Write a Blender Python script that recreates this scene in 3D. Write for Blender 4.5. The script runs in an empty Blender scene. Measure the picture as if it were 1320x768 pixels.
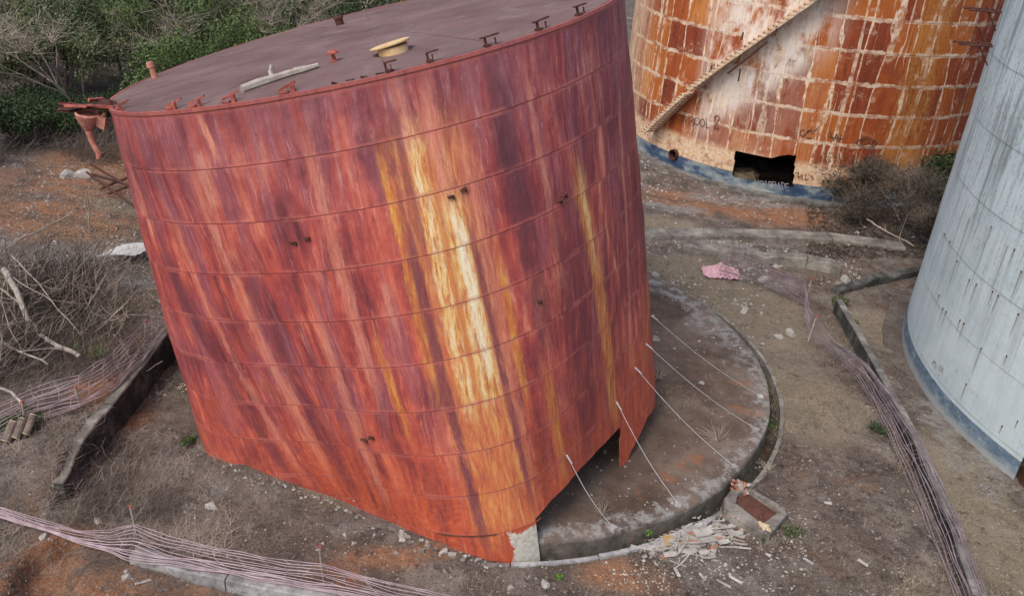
import bpy, math, random
import numpy as np
from mathutils import Vector, Matrix, noise as mnoise
random.seed(7); rng = np.random.default_rng(7)
C = bpy.context.scene.collection
SC = bpy.context.scene

# ---------------------------------------------------------------- camera
F_PX, PITCH, ROLL, CAM_H = 1140.2, 0.47230, 0.084488, 12.3206
fw = np.array([0, math.cos(PITCH), -math.sin(PITCH)])
rt0 = np.array([1., 0, 0]); up0 = np.cross(rt0, fw)
RT = math.cos(ROLL)*rt0 + math.sin(ROLL)*up0
UP = -math.sin(ROLL)*rt0 + math.cos(ROLL)*up0
ORG = np.array([0, 0, CAM_H])
cd = bpy.data.cameras.new('camera'); cam = bpy.data.objects.new('camera', cd); C.objects.link(cam)
cd.sensor_width = 36; cd.lens = 36*F_PX/1320; cd.clip_end = 3000; cd.clip_start = 0.1
cam.matrix_world = Matrix(((RT[0], UP[0], -fw[0], 0), (RT[1], UP[1], -fw[1], 0), (RT[2], UP[2], -fw[2], CAM_H), (0, 0, 0, 1)))
SC.camera = cam
SC.render.resolution_x = 1024; SC.render.resolution_y = 595

# ---------------------------------------------------------------- light
SUN_EL, SUN_AZ = math.radians(52), math.radians(215)     # azimuth clockwise from +Y: behind and left of the camera
w = bpy.data.worlds.new('World'); SC.world = w; w.use_nodes = True
sky = w.node_tree.nodes.new('ShaderNodeTexSky'); sky.sky_type = 'NISHITA'; sky.sun_disc = False
sky.sun_elevation = SUN_EL; sky.sun_rotation = SUN_AZ; sky.air_density = 1.0; sky.dust_density = 4.0; sky.ozone_density = 1.0
bg = w.node_tree.nodes['Background']; bg.inputs['Strength'].default_value = 0.12
w.node_tree.links.new(sky.outputs[0], bg.inputs[0])
sl = bpy.data.lights.new('sun', 'SUN'); sl.energy = 1.0; sl.angle = math.radians(25); sl.color = (1, 0.955, 0.90)
so = bpy.data.objects.new('sun', sl); C.objects.link(so)
sd = Vector((math.sin(SUN_AZ)*math.cos(SUN_EL), math.cos(SUN_AZ)*math.cos(SUN_EL), math.sin(SUN_EL)))
so.rotation_euler = sd.to_track_quat('Z', 'Y').to_euler(); so.location = (0, 0, 60)
SC.view_settings.view_transform = 'Standard'; SC.view_settings.look = 'None'
SC.view_settings.exposure = 0.5; SC.view_settings.gamma = 1.0
SC.cycles.max_bounces = 6; SC.cycles.diffuse_bounces = 3; SC.cycles.glossy_bounces = 2

# ---------------------------------------------------------------- helpers
def ray(x, y):
    d = (x-660)*RT - (y-384)*UP + F_PX*fw
    return d/np.linalg.norm(d)
def gp(x, y, z=0.0):
    "point of the level z that the photograph shows at x, y"
    d = ray(x, y); t = (z-CAM_H)/d[2]; return ORG + t*d
def gt(x, y, dz=0.0):
    "point on the terrain"
    z = 0.0
    for _ in range(6):
        p = gp(x, y, z+dz); z = height(p[0], p[1])
    return np.array([p[0], p[1], z+dz])
def tag(o, label=None, cat=None, group=None, kind=None):
    if label: o['label'] = label
    if cat: o['category'] = cat
    if group: o['group'] = group
    if kind: o['kind'] = kind
    return o
def empty(name, loc, label, cat, group=None):
    o = bpy.data.objects.new(name, None); C.objects.link(o); o.location = loc; o.empty_display_size = .3
    return tag(o, label, cat, group)
class MB:
    def __init__(s): s.v = []; s.f = []; s.uv = []; s.m = []
    def add(s, v, f, uv=None, mi=0):
        b = len(s.v); s.v += [tuple(map(float, p)) for p in v]; s.f += [tuple(b+i for i in q) for q in f]
        if uv is not None: s.uv += [tuple(p) for p in uv]
        s.m += [mi]*len(f)
    def box(s, c, size, R=None, jit=0, taper=1, mi=0):
        v = []
        for k in (-1, 1):
            for j in (-1, 1):
                for i in (-1, 1):
                    t = taper if k > 0 else 1
                    p = np.array([i*size[0]/2*t, j*size[1]/2*t, k*size[2]/2])
                    if jit: p = p + rng.uniform(-jit, jit, 3)
                    if R is not None: p = R @ p
                    v.append(p+np.array(c))
        s.add(v, [(0, 2, 3, 1), (4, 5, 7, 6), (0, 1, 5, 4), (2, 6, 7, 3), (0, 4, 6, 2), (1, 3, 7, 5)], mi=mi)
    def tube(s, P, r, n=6, cap=True, mi=0):
        P = [np.array(p, float) for p in P]; m = len(P)
        if not hasattr(r, '__len__'): r = [r]*m
        v = []; a = None
        for i, p in enumerate(P):
            t = P[min(i+1, m-1)]-P[max(i-1, 0)]; t = t/(np.linalg.norm(t)+1e-9)
            if a is None: a = np.cross(t, [0.31, .2, .93]); 
            a = a-t*(a@t); a /= (np.linalg.norm(a)+1e-9); b = np.cross(t, a)
            for k in range(n):
                g = 2*math.pi*k/n; v.append(p+r[i]*(math.cos(g)*a+math.sin(g)*b))
        f = [(i*n+k, i*n+(k+1) % n, (i+1)*n+(k+1) % n, (i+1)*n+k) for i in range(m-1) for k in range(n)]
        if cap: f += [tuple(range(n))[::-1], tuple((m-1)*n+k for k in range(n))]
        s.add(v, f, mi=mi)
    def build(s, name, mats, parent=None, smooth=False, kind=None, local=False):
        used = sorted({i for q in s.f for i in q})
        if len(used) < len(s.v):
            mp = {o_: n_ for n_, o_ in enumerate(used)}; s.v = [s.v[i] for i in used]; s.f = [tuple(mp[i] for i in q) for q in s.f]
            if s.uv: s.uv = [s.uv[i] for i in used]
        me = bpy.data.meshes.new(name); me.from_pydata(s.v, [], s.f)
        if not isinstance(mats, (list, tuple)): mats = [mats]
        for m_ in mats: me.materials.append(m_)
        if len(mats) > 1: me.polygons.foreach_set('material_index', s.m)
        if s.uv:
            ul = me.uv_layers.new(name='UVMap'); li = np.zeros(len(me.loops), dtype=np.int32); me.loops.foreach_get('vertex_index', li)
            ul.data.foreach_set('uv', np.array(s.uv, dtype=np.float32)[li].ravel())
        if smooth:
            me.polygons.foreach_set('use_smooth', [True]*len(me.polygons)); me.update(); me.set_sharp_from_angle(angle=math.radians(35))
        me.update(); o = bpy.data.objects.new(name, me); C.objects.link(o)
        if parent:
            o.parent = parent
            if not local: o.matrix_parent_inverse = Matrix.Translation(-parent.location)
        if kind: o['kind'] = kind
        return o
def link_copy(src, parent, name=None, mw=None):
    o = src.copy(); C.objects.link(o); o.parent = parent
    return o
def rotz(a): c_, s_ = math.cos(a), math.sin(a); return np.array([[c_, -s_, 0], [s_, c_, 0], [0, 0, 1]])
def rot3(ax, ay, az): return np.array(Matrix.Rotation(az, 3, 'Z') @ Matrix.Rotation(ay, 3, 'Y') @ Matrix.Rotation(ax, 3, 'X'))
def sstep(a, b, x): t = np.clip((x-a)/(b-a), 0, 1); return t*t*(3-2*t)

# ---------------------------------------------------------------- node helper
class G:
    def __init__(s, name):
        s.mat = bpy.data.materials.new(name); s.mat.use_nodes = True; s.nt = s.mat.node_tree
        s.bsdf = s.nt.nodes['Principled BSDF']; s.bsdf.inputs['Roughness'].default_value = .85
        s.bsdf.inputs['Specular IOR Level'].default_value = .25
    def _in(s, sock, v):
        if isinstance(v, bpy.types.NodeSocket): s.nt.links.new(v, sock)
        elif v is not None:
            if isinstance(v, (tuple, list)) and len(v) == 3 and sock.type == 'RGBA': v = (*v, 1)
            sock.default_value = v
    def uv(s): return s.nt.nodes.new('ShaderNodeUVMap').outputs[0]
    def obj(s): return s.nt.nodes.new('ShaderNodeTexCoord').outputs['Object']
    def pos(s): return s.nt.nodes.new('ShaderNodeNewGeometry').outputs['Position']
    def rnd(s): return s.nt.nodes.new('ShaderNodeObjectInfo').outputs['Random']
    def island(s): return s.nt.nodes.new('ShaderNodeNewGeometry').outputs['Random Per Island']
    def attr(s, n, out='Color'):
        a = s.nt.nodes.new('ShaderNodeAttribute'); a.attribute_name = n; return a.outputs[out]
    def mapv(s, v, scale=(1, 1, 1), loc=(0, 0, 0)):
        n = s.nt.nodes.new('ShaderNodeMapping'); s._in(n.inputs[0], v); n.inputs['Scale'].default_value = scale; n.inputs['Location'].default_value = loc
        return n.outputs[0]
    def noise(s, v, scale=1, detail=4, rough=.55, dist=0):
        n = s.nt.nodes.new('ShaderNodeTexNoise'); s._in(n.inputs['Vector'], v); n.inputs['Scale'].default_value = scale
        n.inputs['Detail'].default_value = detail; n.inputs['Roughness'].default_value = rough; n.inputs['Distortion'].default_value = dist
        return n.outputs['Fac']
    def voro(s, v, scale=1, out='Distance', feat='F1', rnd=1):
        n = s.nt.nodes.new('ShaderNodeTexVoronoi'); n.feature = feat; s._in(n.inputs['Vector'], v); n.inputs['Scale'].default_value = scale
        n.inputs['Randomness'].default_value = rnd
        return n.outputs[out]
    def ramp(s, f, st, interp='LINEAR'):
        n = s.nt.nodes.new('ShaderNodeValToRGB'); s._in(n.inputs[0], f); r = n.color_ramp; r.interpolation = interp
        while len(r.elements) > 1: r.elements.remove(r.elements[-1])
        r.elements[0].position = st[0][0]
        for i, (p, c) in enumerate(st):
            e = r.elements[0] if i == 0 else r.elements.new(p)
            if not hasattr(c, '__len__'): c = (c, c, c)
            e.color = (*c, 1)
        return n.outputs[0]
    def mix(s, f, a, b, mode='MIX'):
        n = s.nt.nodes.new('ShaderNodeMix'); n.data_type = 'RGBA'; n.blend_type = mode; n.clamp_factor = True
        s._in(n.inputs[0], f); s._in(n.inputs[6], a); s._in(n.inputs[7], b); return n.outputs[2]
    def m(s, op, a, b=None, c=None, clamp=False):
        n = s.nt.nodes.new('ShaderNodeMath'); n.operation = op; n.use_clamp = clamp
        s._in(n.inputs[0], a); s._in(n.inputs[1], b)
        if c is not None: s._in(n.inputs[2], c)
        return n.outputs[0]
    def sep(s, v):
        n = s.nt.nodes.new('ShaderNodeSeparateXYZ'); s._in(n.inputs[0], v); return n.outputs
    def comb(s, x, y, z=0.0):
        n = s.nt.nodes.new('ShaderNodeCombineXYZ'); s._in(n.inputs[0], x); s._in(n.inputs[1], y); s._in(n.inputs[2], z); return n.outputs[0]
    def mr(s, v, a, b, c=0.0, d=1.0, sm=True):
        n = s.nt.nodes.new('ShaderNodeMapRange'); s._in(n.inputs[0], v); n.inputs[1].default_value = a; n.inputs[2].default_value = b
        n.inputs[3].default_value = c; n.inputs[4].default_value = d; n.clamp = True
        if sm: n.interpolation_type = 'SMOOTHSTEP'
        return n.outputs[0]
    def bump(s, h, st=.3, d=.02):
        n = s.nt.nodes.new('ShaderNodeBump'); s._in(n.inputs['Height'], h); n.inputs['Strength'].default_value = st; n.inputs['Distance'].default_value = d
        s.nt.links.new(n.outputs[0], s.bsdf.inputs['Normal'])
    def done(s, col, rough=.85, spec=None):
        s._in(s.bsdf.inputs['Base Color'], col); s._in(s.bsdf.inputs['Roughness'], rough)
        if spec is not None: s.bsdf.inputs['Specular IOR Level'].default_value = spec
        return s.mat

def simple(name, c1, c2, scale=6, rough=.85, bump=.3, bd=.01, coord='obj'):
    g = G(name); v = g.obj() if coord == 'obj' else g.pos()
    n = g.noise(v, scale, 6, .65); g.bump(g.noise(v, scale*3, 5, .7), bump, bd)
    return g.done(g.ramp(n, [(.3, c1), (.7, c2)]), rough)

# ================================================================ MATERIALS
def red_material():
    g = G('weathered_red_paint'); uv = g.uv(); s_ = g.sep(uv); u0, k = s_[0], s_[1]       # u metres round the shell, k courses from the rim down
    # the run marks lean a little round the shell, more so on the left
    lean = g.mr(u0, 19., 27.5, 0.17, 0.02)
    u = g.m('SUBTRACT', u0, g.m('MULTIPLY', k, lean))
    S = g.comb(u, k)
    wob = g.noise(g.mapv(uv, (1.2, .5, 1)), 1, 3)
    sv = g.comb(g.m('ADD', u, g.m('MULTIPLY', wob, .30)), k)
    crs = g.m('FLOOR', k)                                       # runs partly restart at every lap joint
    sv = g.comb(g.m('ADD', g.m('ADD', u, g.m('MULTIPLY', wob, .30)), g.m('MULTIPLY', g.m('SINE', g.m('MULTIPLY', crs, 2.3)), .10)), k)
    n1 = g.noise(g.mapv(sv, (.95, .20, 1)), 1.6, 7, .60)        # broad runs
    n2 = g.noise(g.mapv(sv, (3.4, .30, 1), (7, 3, 0)), 1.7, 8, .72)   # mid runs
    n3 = g.noise(g.mapv(sv, (9, .70, 1), (1, 9, 0)), 1.5, 8, .76)     # fine runs
    blot = g.noise(g.mapv(uv, (1, .8, 1), (5, 5, 0)), 1.3, 8, .70)
    fine = g.noise(uv, 9, 6, .7)
    mixn = g.m('ADD', g.m('ADD', g.m('MULTIPLY', n1, .46), g.m('MULTIPLY', blot, .18)), g.m('ADD', g.m('MULTIPLY', n2, .24), g.m('MULTIPLY', n3, .12)))
    base = g.ramp(mixn, [(.40, (.105, .026, .032)), (.45, (.20, .040, .046)), (.49, (.34, .060, .056)), (.525, (.46, .088, .066)), (.56, (.61, .150, .095)), (.605, (.76, .33, .20))])
    # mauve chalking runs
    pm = g.mr(g.noise(g.mapv(sv, (1.6, .24, 1), (20, 4, 0)), 1.4, 6, .58), .47, .60)
    base = g.mix(g.m('MULTIPLY', pm, g.mr(k, 9, 5, .30, .62)), base, g.ramp(n3, [(.32, (.17, .050, .066)), (.5, (.28, .090, .115)), (.68, (.42, .17, .20))]))
    # upper courses darker and duller, right flank crimson
    topm = g.m('MULTIPLY', g.mr(k, 3.2, .2), g.mr(n2, .38, .62, .2, .75))
    base = g.mix(topm, base, g.ramp(g.m('ADD', g.m('MULTIPLY', blot, .5), g.m('MULTIPLY', n2, .5)), [(.40, (.095, .036, .050)), (.5, (.19, .072, .092)), (.60, (.34, .145, .165))]))
    rightm = g.m('MULTIPLY', g.mr(u0, 28.4, 30.2), g.mr(n2, .38, .58, .85, .10))
    base = g.mix(rightm, base, g.ramp(n3, [(.36, (.12, .028, .040)), (.5, (.24, .046, .056)), (.62, (.44, .10, .09))]))
    # brown-red patches bottom left, orange-red toward the foot
    brn = g.m('MULTIPLY', g.mr(blot, .52, .66), g.m('MULTIPLY', g.mr(u0, 26.5, 23.), g.mr(k, 2.5, 5)))
    base = g.mix(g.m('MULTIPLY', brn, .7), base, (.25, .062, .035))
    foot = g.m('MULTIPLY', g.mr(g.m('ADD', k, g.m('MULTIPLY', g.m('SUBTRACT', blot, .5), 4)), 5.2, 9.2), g.mr(n2, .33, .62, .35, 1))
    base = g.mix(g.m('MULTIPLY', foot, .85), base, g.ramp(fine, [(.35, (.42, .066, .030)), (.6, (.66, .140, .050))]))
    # crisp pale drips and dark specks
    dr_ = g.m('MULTIPLY', g.mr(g.noise(g.mapv(sv, (8, .55, 1), (50, 2, 0)), 1.5, 7, .75), .565, .61), g.mr(blot, .42, .58, .15, 1))
    base = g.mix(g.m('MULTIPLY', dr_, .42), base, g.mix(g.mr(k, 1, 6), (.66, .34, .31), (.74, .30, .18)))
    dd_ = g.m('MULTIPLY', g.mr(g.noise(g.mapv(sv, (6, .8, 1), (80, 5, 0)), 1.5, 7, .75), .57, .62), g.mr(blot, .56, .44, .1, 1))
    base = g.mix(g.m('MULTIPLY', dd_, .50), base, (.15, .040, .046))
    # named runs: (u, lean per course, half width, k0, k1, colour, strength)
    e1 = g.m('MULTIPLY', g.m('SUBTRACT', g.noise(g.mapv(uv, (6, 1.1, 1)), 2.0, 9, .80), .5), .55)
    brk = g.noise(g.mapv(sv, (4, .9, 1), (70, 1, 0)), 1.6, 7, .75)
    def run(col, pts, hw, k0, k1, colour, st=1., edge=.10, grain=.5, soft=.7):
        edge *= .8; grain *= 1.5
        # pts: two (theta, k) points of the centre line
        (t0, a0), (t1, a1) = pts; sl_ = (t1-t0)*5.5/(a1-a0); uc = t0*5.5-sl_*a0
        d = g.m('ABSOLUTE', g.m('SUBTRACT', u0, g.m('ADD', uc, g.m('MULTIPLY', k, sl_))))
        d = g.m('ADD', d, g.m('MULTIPLY', e1, grain))
        f = g.m('MULTIPLY', g.mr(d, hw+edge, hw-edge*.6), g.m('MULTIPLY', g.mr(k, k0-soft, k0+soft), g.mr(k, k1+soft, k1-soft)))
        f = g.m('MULTIPLY', f, g.mr(brk, .36, .52, .35, 1.))
        return g.mix(g.m('MULTIPLY', f, st), col, colour)
    fst = g.noise(g.mapv(sv, (9, 1.0, 1), (3, 3, 0)), 1.4, 9, .78)
    gold = g.ramp(fst, [(.40, (.50, .12, .045)), (.50, (.66, .24, .05)), (.60, (.76, .44, .10))])
    cream = g.ramp(fst, [(.40, (.52, .15, .055)), (.46, (.68, .33, .10)), (.51, (.78, .54, .22)), (.57, (.80, .66, .38)), (.64, (.82, .75, .56))])
    peach = g.ramp(fst, [(.36, (.50, .13, .08)), (.5, (.66, .25, .17)), (.64, (.76, .42, .30))])
    c = base
    c = run(c, [(5.02, 0), (5.06, 8)], .60, 1.0, 9.2, g.ramp(n3, [(.36, (.48, .11, .06)), (.5, (.66, .22, .08)), (.62, (.76, .42, .12))]), .80, .3, 1.1)
    c = run(c, [(4.955, .2), (5.0, 3)], .10, .2, 2.6, peach, .7, .08, .5)
    c = run(c, [(5.03, 0), (5.06, 3)], .12, .5, 2.4, peach, .7, .08, .5)
    c = run(c, [(4.880, 1.3), (4.915, 4.3)], .085, 1.3, 3.6, gold, .95, .06, .25)
    c = run(c, [(4.90, 3.6), (4.91, 7)], .10, 3.4, 5.6, gold, .55, .07, .4)
    c = run(c, [(4.981, 1.2), (5.008, 5.8)], .12, 1.1, 6.2, cream, .95, .07, .45, .5)
    c = run(c, [(5.053, 1.6), (5.086, 6.0)], .17, 2.2, 6.1, cream, .97, .09, .35, .4)
    c = run(c, [(5.070, 2.5), (5.092, 6.2)], .070, 2.6, 5.2, g.ramp(fst, [(.40, (.78, .58, .26)), (.50, (.86, .80, .62))]), .85, .05, .2, .5)
    c = run(c, [(5.020, 2.0), (5.040, 6)], .05, 2.0, 5.6, (.58, .22, .06), .7, .05, .3)
    c = run(c, [(5.175, 3.0), (5.206, 6.4)], .07, 3.4, 6.2, gold, .8, .06, .3)
    c = run(c, [(5.549, 3.0), (5.738, 8.0)], .17, 2.6, 8.4, g.ramp(n3, [(.38, (.46, .10, .04)), (.5, (.66, .22, .06)), (.62, (.76, .42, .12))]), .8, .16, .7)
    c = run(c, [(5.555, 3.0), (5.62, 5.0)], .06, 2.8, 4.4, cream, .9, .06, .2)
    c = run(c, [(6.36, 2.8), (6.13, 6.8)], .10, 1.5, 7.4, (.62, .24, .05), .8, .06, .2)
    c = run(c, [(4.308, .3), (4.36, 1.3)], .06, .1, .8, peach, .9, .06, .15, .3)
    c = run(c, [(4.663, .9), (4.70, 5.5)], .10, .8, 5.6, peach, .6, .09, .5)
    c = run(c, [(4.745, 4.2), (4.79, 7.0)], .07, 4.6, 6.4, gold, .75, .06, .4)
    c = run(c, [(4.55, 4.2), (4.60, 9.0)], .11, 3.8, 8.4, peach, .55, .09, .6)
    c = run(c, [(5.13, 2), (5.17, 8)], .10, 1.2, 7.5, g.ramp(n3, [(.36, (.42, .11, .10)), (.62, (.66, .26, .16))]), .7, .16, .9)
    c = run(c, [(5.36, 1), (5.42, 5)], .05, .6, 4.0, peach, .6, .06, .5)
    c = run(c, [(5.30, 6), (5.34, 9)], .10, 6.0, 8.6, gold, .5, .10, .8)
    c = run(c, [(4.20, 1), (4.30, 6)], .10, 1.2, 7.6, peach, .55, .10, .8)
    c = run(c, [(4.02, 2), (4.2, 8)], .07, 2.0, 8.0, peach, .5, .08, .8)
    c = run(c, [(5.86, 2), (5.90, 7)], .05, 1.6, 7.0, peach, .6, .06, .4)
    c = run(c, [(6.42, 6), (6.40, 10)], .42, 7.2, 11, (.66, .50, .28), .9, .06, .3)
    # dark runs crossing the pale ones
    dk = g.ramp(n3, [(.3, (.13, .036, .055)), (.7, (.23, .060, .075))])
    c = run(c, [(4.915, 2.6), (4.957, 7.3)], .085, 2.3, 9.2, dk, .9, .07, .3)
    c = run(c, [(5.108, 3.0), (5.165, 8.4)], .05, 2.8, 8.6, dk, .85, .05, .25)
    c = run(c, [(4.935, .5), (4.955, 3)], .05, .3, 3.2, dk, .6, .05, .3)
    c = run(c, [(5.25, .5), (5.34, 7)], .18, .2, 5.4, (.115, .040, .052), .65, .14, .8)
    c = run(c, [(5.44, 3), (5.52, 8)], .32, 3.0, 8.2, (.17, .036, .046), .75, .18, .7)
    c = run(c, [(4.30, 3), (4.42, 8.5)], .16, 2.6, 8.2, (.13, .042, .062), .6, .12, .8)
    c = run(c, [(3.98, 4), (4.16, 8.5)], .13, 3.4, 8.2, (.14, .040, .055), .6, .12, .8)
    c = run(c, [(3.85, 1), (3.98, 5)], .16, .8, 4.4, (.15, .046, .060), .55, .14, .8)
    # drip stains as irregular white dashes on the upper right
    dash = g.m('MULTIPLY', g.mr(g.noise(g.mapv(sv, (7, 1.1, 1), (31, 8, 0)), 1.5, 5, .7), .64, .70), g.m('MULTIPLY', g.mr(u0, 25.5, 27.5), g.mr(k, 3.4, 1.6)))
    c = g.mix(g.m('MULTIPLY', dash, .6), c, (.58, .36, .36))
    # lap joints: worn line and rust line
    fr = g.m('FRACT', g.m('ADD', k, 20.0))
    ln = g.m('MULTIPLY', g.m('ADD', g.mr(fr, .10, .02), g.mr(fr, .92, .99)), g.mr(g.noise(g.mapv(uv, (.5, 1, 1)), 2, 4, .7), .42, .60))
    c = g.mix(g.m('MULTIPLY', ln, .62), c, (.56, .16, .13))
    c = g.mix(g.mr(fr, .026, .006, 0, .75), c, (.13, .030, .032))
    # rim band
    c = g.mix(g.m('MULTIPLY', g.mr(k, .14, .06), g.mr(fine, .35, .6, .2, .8)), c, (.42, .12, .10))
    # small pits of rust
    pit = g.mr(g.voro(g.mapv(uv, (1, 1, 1)), 5.0), .06, .03)
    c = g.mix(g.m('MULTIPLY', pit, .6), c, (.13, .045, .03))
    grit = g.noise(uv, 30, 4, .7)
    c = g.mix(g.mr(grit, .55, .75, 0, .28), c, (.10, .03, .03)); c = g.mix(g.mr(grit, .42, .25, 0, .22), c, (.60, .30, .25))
    g.bump(g.m('ADD', g.m('MULTIPLY', n3, .3), g.m('ADD', g.m('MULTIPLY', fine, .5), g.m('MULTIPLY', blot, 1.2))), .35, .03)
    return g.done(c, g.ramp(fine, [(.3, .5), (.7, .78)]), .35)

def roof_material():
    g = G('faded_roof_paint'); v = g.obj()
    a = g.noise(v, .6, 8, .7); b = g.noise(g.mapv(v, (1, 2, 1)), 1.9, 7, .7)
    c = g.ramp(a, [(.32, (.135, .084, .080)), (.52, (.195, .128, .124)), (.70, (.25, .170, .160))])
    c = g.mix(g.mr(b, .50, .66, 0, .6), c, (.20, .100, .100)); c = g.mix(g.mr(g.noise(v, 2.4, 7, .75), .56, .66, 0, .5), c, (.10, .070, .068))
    c = g.mix(g.mr(g.noise(g.mapv(v, (2, 9, 2)), 1.1, 6, .7), .62, .74, 0, .3), c, (.32, .27, .28))
    c = g.mix(g.mr(g.noise(v, 14, 6, .75), .55, .68, 0, .5), c, (.09, .055, .05)); c = g.mix(g.mr(g.noise(g.mapv(v, (1, 1, 1), (4, 9, 0)), 1.1, 7, .72), .55, .64, 0, .45), c, (.26, .205, .195)); c = g.mix(g.mr(g.voro(v, 3.0), .05, .03, 0, .7), c, (.07, .04, .03))
    g.bump(g.noise(v, 3, 5, .6), .3, .03)
    return g.done(c, .9, .12)

def orange_material():
    g = G('rusted_cream_paint'); uv = g.uv(); s_ = g.sep(uv); u0, z = s_[0], s_[1]
    wob = g.m('MULTIPLY', g.m('SUBTRACT', g.noise(g.mapv(uv, (1, .16, 1)), 1.0, 4, .6), .5), 1.5)
    wz = g.m('MULTIPLY', g.m('SUBTRACT', g.noise(g.mapv(uv, (1, 1, 1), (9, 9, 9)), 1.7, 5, .7), .5), .34)
    bv = g.comb(g.m('ADD', u0, wob), g.m('ADD', z, wz))
    def brick(off, wd, ms, freq=2):
        b = g.nt.nodes.new('ShaderNodeTexBrick'); g._in(b.inputs['Vector'], g.mapv(bv, (1, 1, 1), (off, 0, 0))); b.offset = 0.0; b.offset_frequency = freq; b.squash = 1
        b.inputs['Scale'].default_value = 1; b.inputs['Brick Width'].default_value = wd; b.inputs['Row Height'].default_value = 1.239
        b.inputs['Mortar Size'].default_value = ms; b.inputs['Mortar Smooth'].default_value = .35; b.inputs['Bias'].default_value = 0
        b.inputs['Color1'].default_value = (0, 0, 0, 1); b.inputs['Color2'].default_value = (1, 1, 1, 1); b.inputs['Mortar'].default_value = (.5, .5, .5, 1)
        return b
    b1 = brick(0, .93, .052); b2 = brick(.35, 2.9, .09, 3)
    runs = g.noise(g.mapv(bv, (2.6, .25, 1)), 1.5, 6, .62); fine = g.noise(uv, 7, 6, .7); runf = g.noise(g.mapv(bv, (8, .5, 1), (4, 4, 0)), 1.5, 5, .6)
    cell = g.m('ADD', g.m('MULTIPLY', g.sep(b1.outputs[0])[0], .5), g.m('ADD', g.m('MULTIPLY', runs, .6), g.m('MULTIPLY', g.m('SUBTRACT', runf, .5), .5)))
    rust = g.ramp(cell, [(.20, (.12, .028, .018)), (.38, (.25, .050, .020)), (.55, (.36, .088, .022)), (.74, (.46, .145, .030)), (.92, (.58, .26, .08))])
    big = g.noise(g.mapv(uv, (.45, .12, 1), (2, 0, 0)), 1, 3)
    rust = g.mix(g.mr(big, .52, .64, 0, .55), rust, (.17, .030, .018))
    rust = g.mix(g.mr(fine, .52, .75, 0, .5), rust, (.50, .15, .03))
    white = g.ramp(fine, [(.3, (.66, .38, .20)), (.5, (.78, .62, .46)), (.7, (.84, .78, .68))])
    worn = g.mr(g.noise(g.mapv(uv, (1, 1, 1), (3, 17, 0)), 1.6, 6, .75), .38, .56, .04, .95)
    fac = g.m('MULTIPLY', g.m('MAXIMUM', b1.outputs['Fac'], g.m('MULTIPLY', b2.outputs['Fac'], .8)), worn)
    c = g.mix(fac, rust, white)
    # white vertical runs
    dr = g.m('MULTIPLY', g.mr(g.noise(g.mapv(bv, (5.2, .10, 1), (40, 1, 0)), 1.3, 5, .6), .61, .66), .75)
    c = g.mix(dr, c, white)
    # pale zone left of the stair (uses u), bottom course pale
    ug = g.m('ADD', u0, g.m('MULTIPLY', g.m('SUBTRACT', runs, .5), 2.2)); gz = g.m('MULTIPLY', g.m('MULTIPLY', g.mr(ug, 27.5, 28.3), g.mr(ug, 29.9, 29.0)), g.mr(fine, .3, .6, .25, .75)); c = g.mix(g.m('MULTIPLY', gz, g.m('SUBTRACT', 1., g.m('MULTIPLY', fac, .8))), c, g.ramp(runf, [(.35, (.36, .11, .020)), (.65, (.56, .28, .07))]))
    mz = g.m('MULTIPLY', g.m('MULTIPLY', g.mr(u0, 30.2, 31.), g.mr(z, 2.0, 4.6)), g.mr(runs, .4, .6, .85, .4)); c = g.mix(g.m('MULTIPLY', mz, g.m('SUBTRACT', 1., g.m('MULTIPLY', fac, .7))), c, g.ramp(fine, [(.35, (.14, .024, .020)), (.65, (.26, .050, .030))]))
    pal = g.m('MULTIPLY', g.m('MULTIPLY', g.m('MULTIPLY', g.mr(u0, 19.2, 20.8), g.mr(u0, 25.6, 23.6)), g.mr(g.m('SUBTRACT', z, g.m('MULTIPLY', g.m('SUBTRACT', u0, 19.), .9)), .2, 1.6, .15, 1)), g.mr(g.noise(g.mapv(uv, (.9, .45, 1), (7, 2, 0)), 1.2, 6, .65), .36, .54))
    c = g.mix(g.m('MULTIPLY', pal, .9), c, g.ramp(runf, [(.35, (.76, .60, .42)), (.6, (.82, .79, .76))]))
    ed = g.m('MULTIPLY', g.mr(u0, 17.0, 14.2), g.mr(runs, .36, .60, .35, .9))
    c = g.mix(ed, c, g.ramp(fine, [(.3, (.62, .33, .15)), (.6, (.74, .60, .45))]))
    low = g.m('MULTIPLY', g.mr(z, 1.75, 1.35), g.mr(g.noise(g.mapv(uv, (1, 1.5, 1), (2, 2, 0)), 2, 6, .7), .36, .52, .25, .95))
    c = g.mix(low, c, g.ramp(fine, [(.3, (.62, .33, .15)), (.6, (.78, .64, .47))]))
    sc_ = g.m('MULTIPLY', g.mr(g.noise(g.mapv(bv, (1.4, .8, 1), (60, 3, 0)), 1.6, 8, .75), .55, .66), .6); c = g.mix(sc_, c, g.ramp(fine, [(.3, (.60, .34, .16)), (.65, (.76, .60, .44))]))
    c = g.mix(g.m('MULTIPLY', g.mr(g.noise(g.mapv(bv, (2, .8, 1), (90, 7, 0)), 1.8, 8, .75), .55, .64), .55), c, (.20, .050, .022))
    # blue-grey foot band
    blue = g.ramp(g.noise(g.mapv(uv, (.5, 1, 1)), 1.6, 6, .6), [(.36, (.030, .055, .11)), (.46, (.060, .10, .17)), (.53, (.20, .25, .28)), (.62, (.36, .38, .37))])
    blue = g.mix(g.mr(u0, 17.6, 15.6), blue, (.34, .37, .36))
    c = g.mix(g.mr(z, .66, .60), c, blue)
    c = g.mix(g.mr(g.voro(uv, 4.0), .06, .03, 0, .5), c, (.10, .03, .015))
    g.bump(g.m('ADD', fine, g.m('MULTIPLY', runs, .6)), .35, .03)
    return g.done(c, .75, .3)

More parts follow.
